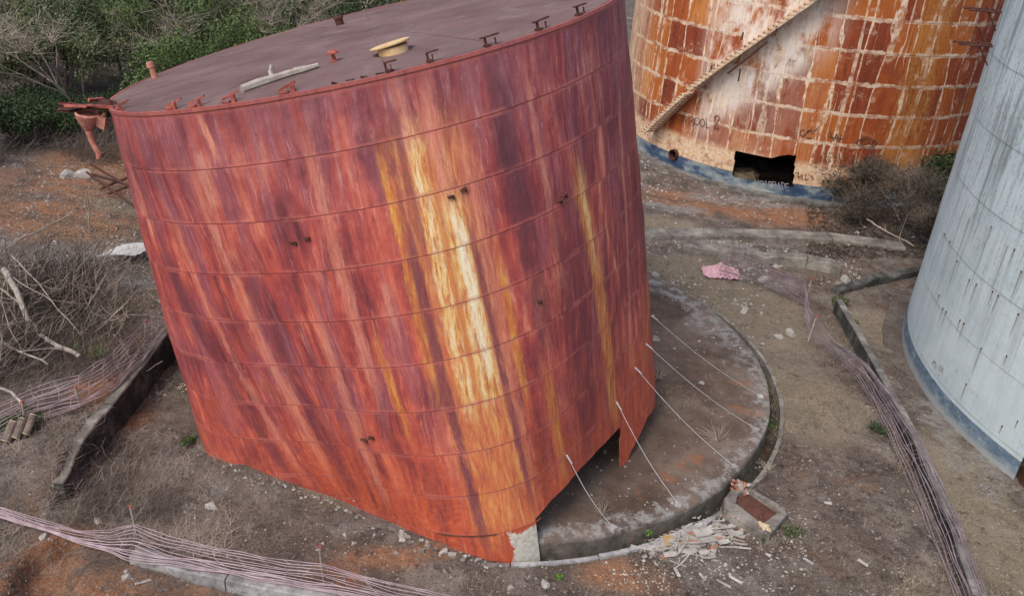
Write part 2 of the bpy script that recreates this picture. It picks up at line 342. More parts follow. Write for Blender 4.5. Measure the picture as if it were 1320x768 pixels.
def white_material():
    g = G('pale_grey_tank_paint'); uv = g.uv(); s_ = g.sep(uv); u0, z = s_[0], s_[1]
    runs = g.noise(g.mapv(uv, (2.8, .16, 1)), 1.5, 7, .65); rf = g.noise(g.mapv(uv, (9, .5, 1), (3, 0, 0)), 1.5, 5, .65); bl = g.noise(uv, .8, 5, .6); fine = g.noise(uv, 8, 6, .7)
    c = g.ramp(bl, [(.35, (.52, .64, .68)), (.65, (.63, .74, .775))])
    up = g.mr(z, 1.0, 7.5, .15, 1.0)
    c = g.mix(g.m('MULTIPLY', g.mr(runs, .48, .66), up), c, (.24, .28, .285))
    c = g.mix(g.m('MULTIPLY', g.mr(g.m('ADD', g.m('MULTIPLY', rf, .6), g.m('MULTIPLY', fine, .4)), .50, .62), g.m('MULTIPLY', up, .8)), c, (.16, .175, .16))
    c = g.mix(g.m('MULTIPLY', g.mr(rf, .56, .68), .4), c, (.66, .70, .70))
    c = g.mix(g.m('MULTIPLY', g.mr(g.noise(g.mapv(uv, (3, .6, 1), (9, 9, 0)), 1.3, 5, .7), .62, .72), .35), c, (.33, .24, .15))
    # left flank is browner
    c = g.mix(g.m('MULTIPLY', g.mr(u0, 12.5, 10.4), .35), c, (.33, .31, .27))
    fr = g.m('FRACT', g.m('ADD', g.m('DIVIDE', g.m('SUBTRACT', z, .72), 1.55), 20.))
    c = g.mix(g.m('MULTIPLY', g.mr(fr, .014, .004), g.mr(g.noise(uv, 1.5, 3), .4, .55, .05, .5)), c, (.36, .33, .28))
    ru = g.m('FRACT', g.m('DIVIDE', g.m('ADD', u0, g.m('MULTIPLY', g.m('FLOOR', g.m('DIVIDE', g.m('SUBTRACT', z, .72), 1.55)), 1.3)), 2.6)); c = g.mix(g.m('MULTIPLY', g.mr(ru, .008, .003), .35), c, (.30, .27, .22))
    c = g.mix(g.m('MULTIPLY', g.mr(g.noise(g.mapv(uv, (1, 1, 1), (6, 3, 0)), 2.2, 7, .75), .56, .66), .38), c, (.38, .40, .38))
    band = g.ramp(g.noise(g.mapv(uv, (1, 1.6, 1)), 2.5, 6, .7), [(.35, (.085, .13, .18)), (.52, (.15, .22, .29)), (.68, (.32, .40, .45))])
    band = g.mix(g.mr(g.m('ADD', z, g.m('MULTIPLY', g.m('SUBTRACT', fine, .5), .3)), .34, .14, 0, .85), band, (.38, .41, .41))
    c = g.mix(g.mr(g.m('ADD', z, g.m('MULTIPLY', g.m('SUBTRACT', fine, .5), .05)), .60, .575), c, band)
    g.bump(g.m('ADD', fine, bl), .25, .02)
    return g.done(c, .6, .35)

def ground_material():
    g = G('bare_soil'); P = g.pos(); a = g.attr('zones'); z_ = g.sep(a)
    n_big = g.noise(P, .22, 5, .6); n_mid = g.noise(P, 1.1, 7, .65); n_f = g.noise(P, 6, 8, .72); n_ff = g.noise(P, 20, 6, .78)
    c = g.ramp(n_mid, [(.30, (.078, .060, .051)), (.46, (.155, .124, .107)), (.60, (.23, .190, .165)), (.74, (.34, .295, .258))])
    c = g.mix(g.mr(n_big, .45, .62, 0, .35), c, (.16, .110, .085))
    ash = g.m('MULTIPLY', g.mr(g.noise(P, .55, 6, .7), .53, .66), g.mr(n_f, .4, .6, .2, .8)); c = g.mix(ash, c, (.32, .29, .265))
    c = g.mix(g.m('MULTIPLY', g.mr(g.noise(g.mapv(P, (1, 1, 1), (30, 0, 0)), .7, 6, .7), .55, .66), .6), c, (.20, .115, .070))
    c = g.mix(g.mr(n_f, .50, .68, 0, .75), c, (.060, .046, .040))
    c = g.mix(g.mr(n_f, .44, .30, 0, .55), c, (.27, .23, .20))
    red = g.m('MULTIPLY', g.m('MULTIPLY', z_[0], .88), g.mr(n_mid, .34, .54, .2, 1))
    c = g.mix(red, c, g.ramp(n_f, [(.3, (.19, .082, .045)), (.5, (.38, .175, .09)), (.7, (.50, .29, .17))]))
    yel = g.m('MULTIPLY', z_[1], g.mr(n_f, .34, .54, .3, 1))
    c = g.mix(yel, c, g.ramp(n_ff, [(.3, (.22, .17, .115)), (.7, (.46, .39, .28))]))
    gry = g.m('MULTIPLY', z_[2], g.mr(n_mid, .38, .56, .1, 1))
    c = g.mix(gry, c, g.ramp(n_f, [(.3, (.16, .15, .14)), (.7, (.42, .40, .37))]))
    n_m2 = g.noise(g.mapv(P, (1, 1, 1), (11, 5, 0)), 3.0, 8, .78)
    c = g.mix(g.mr(n_m2, .54, .64, 0, .65), c, (.052, .040, .034)); c = g.mix(g.mr(n_m2, .45, .36, 0, .55), c, (.30, .262, .225))
    c = g.mix(g.mr(n_ff, .53, .66, 0, .7), c, (.045, .036, .03)); c = g.mix(g.mr(n_ff, .44, .30, 0, .6), c, (.40, .355, .31))
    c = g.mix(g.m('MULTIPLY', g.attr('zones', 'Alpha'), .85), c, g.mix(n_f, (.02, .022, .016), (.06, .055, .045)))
    spk = g.mr(g.voro(P, 7.0), .085, .05, 0, .55)
    c = g.mix(spk, c, (.42, .38, .34))
    g.bump(g.m('ADD', g.m('MULTIPLY', n_f, 1.), g.m('ADD', g.m('MULTIPLY', n_ff, .35), g.m('MULTIPLY', n_mid, 1.4))), .9, .10)
    return g.done(c, .95, .1)

def concrete_material(name='old_concrete', dark=(.09, .085, .08), mid=(.21, .20, .185), lite=(.36, .345, .32), moss=(.05, .055, .035), mf=.5, sc=1.0):
    g = G(name); P = g.pos(); a = g.noise(P, 1.3*sc, 7, .68); b = g.noise(P, 7*sc, 7, .72); e = g.noise(P, 28, 4, .7)
    c = g.ramp(a, [(.32, dark), (.5, mid), (.68, lite)])
    c = g.mix(g.mr(b, .5, .66, 0, .7), c, dark); c = g.mix(g.mr(g.noise(P, 2.3*sc, 6, .7), .55, .68, 0, mf), c, moss)
    c = g.mix(g.mr(e, .4, .25, 0, .5), c, lite)
    g.bump(g.m('ADD', b, g.m('MULTIPLY', e, .4)), .6, .03)
    return g.done(c, .92, .15)

def pad_material():
    g = G('stained_pad_concrete'); P = g.pos(); a = g.noise(P, .55, 6, .65); b = g.noise(P, 3.2, 7, .7); e = g.noise(P, 20, 5, .7)
    c = g.ramp(a, [(.34, (.085, .058, .044)), (.5, (.150, .108, .084)), (.64, (.21, .160, .125))])
    c = g.mix(g.mr(b, .56, .68, 0, .75), c, (.055, .042, .038)); c = g.mix(g.mr(b, .42, .30, 0, .45), c, (.25, .21, .175)); c = g.mix(g.mr(g.noise(P, .35, 4, .6), .50, .62, 0, .65), c, (.075, .050, .042))
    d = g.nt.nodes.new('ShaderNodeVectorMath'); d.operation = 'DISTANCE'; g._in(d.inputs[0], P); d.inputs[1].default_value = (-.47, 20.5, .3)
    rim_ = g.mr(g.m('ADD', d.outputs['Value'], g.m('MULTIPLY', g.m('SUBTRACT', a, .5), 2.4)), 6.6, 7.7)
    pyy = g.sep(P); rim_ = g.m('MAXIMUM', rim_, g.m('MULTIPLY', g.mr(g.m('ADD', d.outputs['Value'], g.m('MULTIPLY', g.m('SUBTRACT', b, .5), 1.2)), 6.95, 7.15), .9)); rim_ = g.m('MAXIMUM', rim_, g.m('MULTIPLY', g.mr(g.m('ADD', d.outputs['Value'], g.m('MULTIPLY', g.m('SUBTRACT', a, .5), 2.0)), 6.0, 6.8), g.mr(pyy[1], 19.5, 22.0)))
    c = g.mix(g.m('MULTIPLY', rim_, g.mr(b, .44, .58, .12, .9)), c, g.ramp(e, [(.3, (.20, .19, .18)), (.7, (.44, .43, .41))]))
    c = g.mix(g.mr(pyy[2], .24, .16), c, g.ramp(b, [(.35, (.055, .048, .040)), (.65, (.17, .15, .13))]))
    c = g.mix(g.mr(g.noise(P, .8, 3, .6), .62, .70, 0, .7), c, (.30, .13, .07))
    c = g.mix(g.mr(e, .58, .75, 0, .4), c, (.05, .04, .035))
    g.bump(g.m('ADD', b, g.m('MULTIPLY', e, .3)), .5, .03)
    return g.done(c, .9, .15)

def leaf_material(name, c1, c2, c3):
    g = G(name); r = g.island(); n = g.noise(g.pos(), .7, 3)
    v = g.m('ADD', g.m('MULTIPLY', r, .7), g.m('MULTIPLY', n, .5))
    c = g.ramp(v, [(.15, c1), (.55, c2), (.9, c3)])
    g.bsdf.inputs['Subsurface Weight'].default_value = 0
    return g.done(c, .75, .2)

M = {}
M['red'] = red_material(); M['roof'] = roof_material(); M['orange'] = orange_material(); M['white'] = white_material()
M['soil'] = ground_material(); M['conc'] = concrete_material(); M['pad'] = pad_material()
M['mossy'] = concrete_material('blackened_concrete', (.030, .032, .030), (.075, .076, .070), (.20, .195, .18), (.035, .042, .025), .6)
M['limed'] = concrete_material('pale_capped_concrete', (.16, .15, .15), (.36, .35, .35), (.58, .57, .56), (.12, .12, .09), .25)
M['kerbm'] = concrete_material('worn_kerb_concrete', (.10, .09, .08), (.24, .22, .195), (.42, .39, .34), (.11, .115, .06), .55)
M['slab'] = concrete_material('soiled_slab', (.07, .055, .048), (.13, .108, .095), (.20, .175, .155), (.10, .08, .06), .4)
M['earth2'] = simple('pale_earth', (.12, .085, .055), (.24, .18, .12), 3)
M['rust'] = simple('dark_rust', (.045, .022, .018), (.14, .055, .038), 8)
M['redsteel'] = simple('red_painted_steel', (.22, .055, .045), (.50, .15, .11), 9)
M['pinksteel'] = simple('faded_pink_steel', (.36, .13, .10), (.62, .30, .22), 9)
M['inner'] = simple('rusted_inner_steel', (.035, .018, .012), (.10, .045, .028), 2)
M['hatch'] = simple('cream_hatch_paint', (.62, .38, .16), (.80, .62, .38), 5, .6)
M['creampeel'] = simple('peeling_cream_steel', (.42, .20, .09), (.84, .72, .56), 6.0, .7)
def patch_material():
    g = G('bare_grey_steel'); v = g.uv(); n = g.noise(v, 2.2, 7, .7); f = g.noise(v, 9, 6, .7); q = g.sep(v)
    c = g.ramp(f, [(.35, (.44, .41, .34)), (.65, (.68, .66, .58))]); c = g.mix(g.mr(g.noise(g.mapv(v, (6, 1.2, 1)), 1.5, 6, .7), .55, .66, 0, .6), c, (.34, .20, .13))
    e = g.m('ADD', g.m('MULTIPLY', g.m('SUBTRACT', n, .5), .5), g.m('MINIMUM', g.m('SUBTRACT', q[1], 9.06), g.m('SUBTRACT', q[0], 27.80)))
    c = g.mix(g.mr(e, .07, .03), c, (.46, .09, .045)); c = g.mix(g.mr(q[1], 9.96, 10.06), c, (.16, .09, .05)); g.bump(f, .4, .01)
    return g.done(c, .6)
M['patch'] = patch_material()
M['creamedge'] = simple('cream_edge', (.52, .40, .24), (.70, .58, .40), 5)
M['net'] = simple('faded_pink_net', (.22, .155, .17), (.50, .40, .43), 3, .7, .1)
M['netdark'] = simple('shaded_purple_net', (.15, .115, .135), (.38, .30, .33), 2.2, .7, .1)
M['pinkcloth'] = simple('pink_plastic_film', (.52, .28, .33), (.78, .50, .56), 5, .5, .5, .02)
M['wire'] = simple('galvanised_wire', (.42, .42, .42), (.62, .62, .62), 6, .5, .1)
M['twig'] = simple('dry_twigs', (.075, .058, .048), (.26, .215, .18), 1.2, coord='pos')
M['darktwig'] = simple('dark_twigs', (.03, .024, .02), (.10, .08, .068), 1.2, coord='pos')
M['paletwig'] = simple('pale_dead_twigs', (.24, .19, .15), (.48, .41, .34), 1.5, coord='pos')
M['bark'] = simple('grey_bark', (.10, .075, .06), (.27, .22, .18), 7, bump=.6, bd=.02)
M['deadwood'] = simple('bleached_wood', (.26, .225, .19), (.50, .45, .40), 7, bump=.6, bd=.01)
M['woodend'] = simple('fresh_cut_wood', (.55, .40, .24), (.74, .60, .42), 8)
M['stone'] = simple('pale_stone', (.26, .24, .22), (.52, .49, .45), 6, bump=.6, bd=.02)
M['plaster'] = simple('whitish_broken_plaster', (.28, .255, .23), (.60, .575, .535), 3, bump=.5, bd=.01, coord='pos')
M['brick'] = simple('broken_brick', (.30, .11, .07), (.50, .26, .18), 6, coord='pos')
M['straw'] = simple('dry_straw', (.20, .16, .11), (.46, .38, .26), 1.3, coord='pos')
M['gravel'] = simple('mixed_gravel', (.12, .10, .09), (.46, .43, .39), 2.1, coord='pos')
M['sheet'] = simple('dull_white_sheet_metal', (.40, .40, .38), (.66, .66, .63), 5, .5)
M['paint_black'] = simple('black_spray_paint', (.045, .03, .025), (.22, .12, .08), 5)
M['paint_white'] = simple('white_brushed_paint', (.10, .15, .22), (.44, .47, .49), 6)
M['drip'] = simple('rust_drip_stain', (.20, .165, .12), (.42, .38, .32), 3)
M['leaf_dark'] = leaf_material('dark_leaves', (.016, .030, .014), (.038, .066, .028), (.085, .125, .055))
M['leaf_green'] = leaf_material('green_leaves', (.026, .046, .016), (.068, .112, .034), (.14, .20, .07))
M['leaf_bright'] = leaf_material('bright_leaves', (.05, .10, .018), (.11, .22, .032), (.20, .34, .07))
M['leaf_olive'] = leaf_material('dusty_olive_leaves', (.034, .048, .020), (.085, .112, .046), (.20, .225, .115))
M['leaf_brown'] = leaf_material('withered_shadowed_leaves', (.020, .015, .011), (.050, .040, .028), (.11, .09, .06))  # dry leaves, with shadow inside the bushes put into the brown
M['leaf_pale'] = leaf_material('pale_dried_leaves', (.30, .24, .14), (.50, .42, .26), (.66, .60, .44))
M['leaf_dry'] = leaf_material('dry_leaves', (.09, .06, .04), (.20, .145, .095), (.36, .28, .19))

# ================================================================ TERRAIN
PADC = np.array([-.47, 20.5]); PADR = 7.35
CONT = np.array([(-6.7, 16.2, .02), (-6.40, 15.45, .08), (-5.8, 14.85, .38), (-5.14, 14.41, .62), (-4.21, 14.19, .44), (-3.33, 14.10, .24), (-2.54, 13.94, .04), (-1.87, 13.57, .10), (-.94, 13.09, .20), (0, 12.96, .0)])
GUL = np.array([gp(*p)[:2] for p in [(104, 706), (87, 703), (75, 709), (64, 719), (54, 740), (46, 768), (40, 810)]])
def seg_d(P, A, B):
    ab = B-A; t = np.clip(((P-A)@ab)/(ab@ab), 0, 1); return np.linalg.norm(P-(A+t[:, None]*ab), axis=1), t
def poly_d(P, L):
    best = np.full(len(P), 1e9); par = np.zeros(len(P))
    for i in range(len(L)-1):
        d, t = seg_d(P, np.array(L[i][:2]), np.array(L[i+1][:2])); m_ = d < best; best[m_] = d[m_]; par[m_] = i+t[m_]
    return best, par
def nz(P, s, seed=0.0):
    "cheap smooth value noise, vectorised"
    x = P[:, 0]*s+seed*13.7; y = P[:, 1]*s+seed*7.3; xi = np.floor(x); yi = np.floor(y); fx = x-xi; fy = y-yi; fx = fx*fx*(3-2*fx); fy = fy*fy*(3-2*fy)
    h = lambda a, b: np.modf(np.abs(np.sin(a*127.1+b*311.7+seed)*43758.5453))[0]
    return (h(xi, yi)*(1-fx)+h(xi+1, yi)*fx)*(1-fy)+(h(xi, yi+1)*(1-fx)+h(xi+1, yi+1)*fx)*fy-.5
def heights(P):
    x, y = P[:, 0], P[:, 1]
    z = .16*nz(P, .25, 1)+.09*nz(P, .9, 2)+.045*nz(P, 2.6, 3)+.02*nz(P, 6, 4)
    flat = 1-.75*sstep(8.6, 7.2, np.linalg.norm(P-PADC, axis=1))
    z = z*flat
    L = sstep(-8.5, -8.72, x)*sstep(12.9, 14.0, y)
    z = z+.72*L*(1-.3*sstep(26, 32, y))+.04*np.clip(-x-11, 0, 30)*sstep(12, 16, y)
    z = z+sstep(-18, -30, x)*sstep(34, 55, y)*1.5
    rp = np.linalg.norm(P-PADC, axis=1); gm = sstep(7.25, 7.4, rp)*sstep(7.74, 7.6, rp)*(y < 27)*sstep(-.3, .6, x); z = z*(1-sstep(8.3, 7.9, rp)*sstep(6.5, 7.2, rp))-.20*gm
    near = (x > -9) & (x < 1) & (y > 11) & (y < 19)
    if near.any():
        Q = P[near]; d, par = poly_d(Q, CONT); zc = np.interp(par, np.arange(len(CONT)), CONT[:, 2])
        z[near] = z[near]*(1-np.exp(-(d/.5)**2))+zc*np.exp(-(d/.55)**2)
    nf = (x > -10) & (x < -4) & (y < 14)
    if nf.any():
        Q = P[nf]; d, par = poly_d(Q, GUL); wd = np.interp(par, [0, 1, 2, 3, 6], [.16, .30, .26, .36, .62]); dp = np.interp(par, [0, .6, 2, 6], [.08, .42, .40, .55])
        d = d+.18*nz(Q, 3.1, 9)
        z[nf] -= dp*sstep(wd+.10, wd*.6, d)
    return z
def height(x, y): return float(heights(np.array([[x, y]]))[0])
def axis(a, b, step, lo, hi):
    v = list(np.arange(a, b+1e-6, step)); s_ = step
    lft = []; p_ = a
    while p_ > lo: s_ *= 1.18; p_ -= s_; lft.append(p_)
    s_ = step; r_ = []; p_ = v[-1]
    while p_ < hi: s_ *= 1.18; p_ += s_; r_.append(p_)
    return np.array(lft[::-1]+v+r_)
gx = axis(-16, 16, .10, -900, 900); gy = axis(9, 34, .10, -60, 1500)
XX, YY = np.meshgrid(gx, gy); PT = np.stack([XX.ravel(), YY.ravel()], 1); ZZ = heights(PT)
nx, ny = len(gx), len(gy)
idx = np.arange(nx*ny).reshape(ny, nx); fq = np.stack([idx[:-1, :-1], idx[:-1, 1:], idx[1:, 1:], idx[1:, :-1]], -1).reshape(-1, 4)
me = bpy.data.meshes.new('ground'); me.vertices.add(nx*ny); me.vertices.foreach_set('co', np.column_stack([PT, ZZ]).astype(np.float32).ravel())
me.loops.add(len(fq)*4); me.loops.foreach_set('vertex_index', fq.astype(np.int32).ravel()); me.polygons.add(len(fq))
me.polygons.foreach_set('loop_start', np.arange(0, len(fq)*4, 4, dtype=np.int32)); me.update(calc_edges=True)
me.polygons.foreach_set('use_smooth', [True]*len(fq))
def blob(x, y, rx, ry, z=0):    # soft patch round the place the photograph shows at x, y (radii in metres)
    c_ = gp(x, y, z)[:2]; d = np.sqrt(((PT[:, 0]-c_[0])/rx)**2+((PT[:, 1]-c_[1])/ry)**2)+.5*nz(PT, .8, 5)
    return sstep(1.15, .55, d)
red_z = np.zeros(len(PT)); yel_z = np.zeros(len(PT)); gry_z = np.zeros(len(PT))
for a in [(140, 225, 3.6, 3.6, .8), (85, 285, 3.0, 1.6, .8), (50, 290, 2.4, 1.4, .8), (170, 215, 3.0, 5, .8), (125, 205, 2.5, 3, .8), (140, 505, .9, .9, .8), (150, 440, .8, .7, .8), (30, 735, .8, 1.0), (40, 768, 1.2, .6), (180, 750, 1.0, .4), (110, 760, .8, .4), (250, 768, .7, .3), (800, 740, 1.0, .5), (430, 745, .8, .5), (990, 275, 3.0, 1.6), (900, 262, 3, 1.5), (560, 715, .6, .3), (980, 575, .5, .5), (500, 720, 1, .4)]: red_z = np.maximum(red_z, blob(*a))
dg, _ = poly_d(PT, GUL); red_z = np.maximum(red_z, sstep(.9, .3, dg)*(PT[:, 1] < 14))
for a in [(940, 385, 2.0, 2.2), (1000, 420, 1.8, 2.2), (900, 350, 2, 1.6), (1040, 520, 1.4, 2.4), (1240, 640, 1.2, 2.6), (1130, 420, 1, 2), (860, 300, 3, 1.5), (420, 640, 1.0, .5), (170, 270, 1.5, .9, .7), (1290, 720, 1.4, 1.4)]: yel_z = np.maximum(yel_z, .8*blob(*a))
for a in [(220, 600, 1.0, .8), (250, 640, .9, .5), (130, 345, 2.4, 1.6, .8), (880, 205, 3, 1.6), (960, 258, 2.6, .8), (860, 268, 2, .6), (950, 320, 3, .8), (880, 705, 1.0, .35), (520, 690, 1.4, .3), (1240, 560, 1, 3)]: gry_z = np.maximum(gry_z, .95*blob(*a))
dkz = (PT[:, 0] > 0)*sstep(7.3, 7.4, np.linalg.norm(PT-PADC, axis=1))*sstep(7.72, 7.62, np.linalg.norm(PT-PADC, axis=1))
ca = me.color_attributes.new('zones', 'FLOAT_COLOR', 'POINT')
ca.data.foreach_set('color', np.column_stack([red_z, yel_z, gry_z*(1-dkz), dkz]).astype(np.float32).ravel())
me.materials.append(M['soil']); ground = bpy.data.objects.new('ground', me); C.objects.link(ground); ground['kind'] = 'structure'

# ---------------------------------------------------------------- concrete pad under the leaning tank, with its gutter lip
def ring_mesh(mb, c, r0, r1, z0, z1, a0, a1, n, jit=0.0):
    v = []; 
    for i in range(n+1):
        a = a0+(a1-a0)*i/n; j0, j1 = rng.uniform(-jit, jit, 2)
        for r_, z_ in ((r0, z0), (r0, z1), (r1+j0, z1+j1*.5), (r1+j0, z0)): v.append((c[0]+r_*math.cos(a), c[1]+r_*math.sin(a), z_))
    f = [(i*4+k, i*4+(k+1) % 4, (i+1)*4+(k+1) % 4, (i+1)*4+k) for i in range(n) for k in range(4)]
    f += [(0, 3, 2, 1), (n*4, n*4+1, n*4+2, n*4+3)]
    mb.add(v, f)
pb = MB(); vs = [(PADC[0], PADC[1], .33)]; n_a = 120
rr = [1.5, 3, 4.5, 5.8, 6.6, 7.1, 7.3, PADR, PADR+.02, PADR+.05]
for j, r_ in enumerate(rr):
    for i in range(n_a):
        a = 2*math.pi*i/n_a; jj = .05*mnoise.noise((math.cos(a)*6, math.sin(a)*6, j*.2)) if j > 4 else 0
        z_ = .30+.03*mnoise.noise((r_*math.cos(a)*.7, r_*math.sin(a)*.7, 3)) if j < 7 else [.27, .20, -.25][j-7]
        sk = sstep(math.radians(282), math.radians(272), a)*sstep(math.radians(180), math.radians(195), a)*sstep(5.5, 6.8, r_)
        if sk > 0: z_ -= .42*sk*(.75+.5*mnoise.noise((a*9, r_, 2))); 
        vs.append((PADC[0]+(r_+jj)*math.cos(a), PADC[1]+(r_+jj)*math.sin(a), z_))
fs = [(0, 1+i, 1+(i+1) % n_a) for i in range(n_a)]
for j in range(len(rr)-1):
    for i in range(n_a): fs.append((1+j*n_a+i, 1+(j+1)*n_a+i, 1+(j+1)*n_a+(i+1) % n_a, 1+j*n_a+(i+1) % n_a))
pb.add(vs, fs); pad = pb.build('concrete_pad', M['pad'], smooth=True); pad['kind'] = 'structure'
lip = empty('gutter_kerb', (PADC[0], PADC[1]-7.7, 0), 'low curved kerb of pale broken concrete round the gutter of the bare tank pad', 'kerb')
seg_a = []; a = -1.75
while a < 1.0:
    l_ = random.uniform(.10, .30); seg_a.append((a, a+l_-.004)); a += l_
for a0, a1 in seg_a:
    b_ = MB(); dr = random.uniform(-.03, .03); ring_mesh(b_, PADC, 7.66+dr*.5, 7.76+dr*.5, -.2, .045+random.uniform(-.02, .02), a0, a1, 6, .02)
    b_.build('kerb_block', M['limed'] if a0 < -.75 and random.random() < .8 else M['kerbm'], lip)

# ---------------------------------------------------------------- walls and kerbs
def wall(name, pts, zt, th, mat, label, cat='wall', step=.35, jz=.04, group=None, base=-.35, block=2.2, cap=None):
    L = [np.array(p[:2], float) for p in pts]; root = empty(name, (L[0][0], L[0][1], 0), label, cat, group)
    # resample
    R_ = [L[0]]; 
    for A, B in zip(L[:-1], L[1:]):
        n = max(1, int(round(np.linalg.norm(B-A)/step)))
        for i in range(1, n+1): R_.append(A+(B-A)*i/n)
    R_ = np.array(R_); T = np.gradient(R_, axis=0); T /= np.linalg.norm(T, axis=1)[:, None]; N = np.stack([-T[:, 1], T[:, 0]], 1)
    per = max(2, int(block/step)); i = 0
    while i < len(R_)-1:
        j = min(len(R_)-1, i+per); 
        if len(R_)-1-j < 2: j = len(R_)-1
        v = []; rows = 0
        for q in range(i, j+1):
            P_ = R_[q].copy()
            if q == i: P_ = P_+T[q]*.012
            if q == j: P_ = P_-T[q]*.012
            zz = zt(q/(len(R_)-1)) if callable(zt) else zt
            zz += jz*mnoise.noise((q*.7, 3.1, i*.0)); t0 = th/2*(1+.12*mnoise.noise((q*.9, 1, 0))); t1 = th/2*(1+.12*mnoise.noise((q*.9, 7, 0)))
            z0 = height(P_[0], P_[1])+base if False else base
            for a_, b_ in ((-t0*1.05, z0), (-t0, zz*.5), (-t0*.97, zz-.03), (-t0*.8, zz), (0, zz+.012*mnoise.noise((q*1.3, 5, 5))), (t1*.8, zz), (t1*.97, zz-.03), (t1, zz*.5), (t1*1.05, z0)):
                X_ = P_+N[q]*a_; v.append((X_[0], X_[1], b_))
            rows += 1
        b_ = MB(); b_.v = v
        for a in range(rows-1):
            for k in range(8): b_.f.append((a*9+k, a*9+k+1, (a+1)*9+k+1, (a+1)*9+k)); b_.m.append(1 if 2 <= k <= 5 else 0)
        b_.f += [tuple(range(9))[::-1], tuple((rows-1)*9+k for k in range(9))]; b_.m += [0, 0]
        b_.build('wall_section', [mat, cap] if cap else mat, root); i = j
    return root
wall('bund_wall', [(-8.60, 26.5), (-8.60, 19.0), (-8.60, 15.8), (-8.66, 14.2), (-8.62, 13.5)], lambda t: .84-.35*sstep(.90, 1, t), .26, M['mossy'], 'blackened retaining wall holding up the netted bank to the left of the red tank', cap=M['kerbm'], jz=.09)  # cap paler than the faces: light on the wall top put into its colour
wall('bund_wall', [gp(x, y, .24) for x, y in [(172, 709), (250, 730), (340, 749), (440, 768), (600, 800)]], .24, .30, M['limed'], 'whitish concrete wall under the pink net along the bottom of the view', jz=.03)
wall('bund_wall', [gp(x, y, .52) for x, y in [(1082, 385), (1120, 450), (1180, 560), (1225, 660), (1262, 768), (1290, 860)]], .52, .20, M['mossy'], 'long straight concrete wall running down between the bare yard and the pale blue tank', cap=M['conc'])
wall('low_wall', [gp(x, y, .3) for x, y in [(1078, 368), (1130, 353), (1200, 341), (1260, 325)]], .20, .34, M['mossy'], 'short black broken wall meeting the foot of the pale blue tank', jz=.20)
wall('kerb', [gp(x, y, .18) for x, y in [(790, 296), (850, 299), (950, 299), (1070, 304), (1165, 316)]], .2, .75, M['kerbm'], 'wide flat concrete kerb between the yard and the rust streaked tank', 'kerb', jz=.03)
wall('kerb', [gp(x, y, .3) for x, y in [(880, 313), (960, 324), (1040, 332), (1085, 340)]], .32, .5, M['kerbm'], 'mossy low concrete ledge with ragged top just in front of the wide kerb', 'kerb', jz=.18)

# ================================================================ THE LEANING RED TANK
q4 = [-3.43065, 1.66558, 0.06039, 19.31178, -1.15766, -0.02636, 8.47019, -7.75102, 0.34276, -0.28464, -0.02846, 0.02352, -0.01461, 0.09514, 0.02027, 0.0]
FF = np.array([-0.02732, -0.01418, -0.02882, -0.05552, -0.0085, 0.01516, -0.02874, -0.00432, -0.01301, -0.00407, 0.00211, -0.00346, 0.01601, 0.02101, 0.00452, 0.02126, 0.01186, -0.00154, 0.00482, -0.02616, 0.00085, 0.01547, -0.09334, 0.01971]).reshape(3, 8)
def frame(k):
    kk = k/8; q = q4
    cc = np.array([q[0]+q[1]*kk+q[2]*kk*kk, q[3]+q[4]*kk+q[5]*kk*kk, q[6]+q[7]*kk+q[8]*kk*kk])
    n = np.array([q[9]+q[10]*kk+q[13]*kk*kk, q[11]+q[12]*kk+q[14]*kk*kk, 1.]); n /= np.linalg.norm(n)
    e1 = np.array([1, 0, 0.])-n*n[0]; e1 /= np.linalg.norm(e1); return cc, n, e1, np.cross(n, e1)
def shell(th, k, off=0.0, dent=True):
    "point of the buckled shell at angle th, course k from the rim"
    cc, n, e1, e2 = frame(k); kk = k/8; A = FF[0]*.3+FF[1]*kk+FF[2]*kk*kk
    r_ = 5.5*(1+A[6]+A[0]*math.cos(2*th)+A[1]*math.sin(2*th)+A[2]*math.cos(3*th)+A[3]*math.sin(3*th)+A[4]*math.cos(4*th)+A[5]*math.sin(4*th)+A[7]*math.cos(5*th))
    if dent: r_ += .022*mnoise.noise((math.cos(th)*4, math.sin(th)*4, k*.8))+.014*mnoise.noise((math.cos(th)*9, math.sin(th)*9, k*1.7))
    return cc+(r_+off)*(math.cos(th)*e1+math.sin(th)*e2)
KB = [(3.30, 9.8), (3.45, 9.4), (3.644, 8.75), (3.965, 8.65), (4.123, 8.85), (4.281, 9.1), (4.445, 9.30), (4.615, 9.26), (4.814, 9.33), (5.036, 9.80), (5.158, 10.08), (5.166, 10.08), (5.172, 8.94), (5.21, 8.82), (5.248, 8.74), (5.293, 8.70), (5.365, 8.66), (5.444, 8.62), (5.549, 8.66), (5.663, 8.70), (5.800, 8.70), (5.806, 8.70), (5.812, 9.92), (5.863, 9.84), (5.916, 9.62), (6.067, 9.25), (6.376, 9.50), (6.9, 9.3), (8.0, 9.3), (9.3, 9.5)]
KBx, KBy = zip(*KB)
def kb(th):
    return kb0(th)+.028*mnoise.noise((th*9, 3.3, 1.7))+.016*mnoise.noise((th*31, 1.3, 5.7))
def kb0(th):
    t = th
    while t < 3.30: t += 2*math.pi
    while t > 3.30+2*math.pi: t -= 2*math.pi
    return float(np.interp(t, KBx, KBy))
tank = empty('leaning_tank', (frame(9)[0][0], frame(9)[0][1], .3), 'large leaning storage tank streaked red, mauve and gold, tipped off its round pad', 'storage tank')
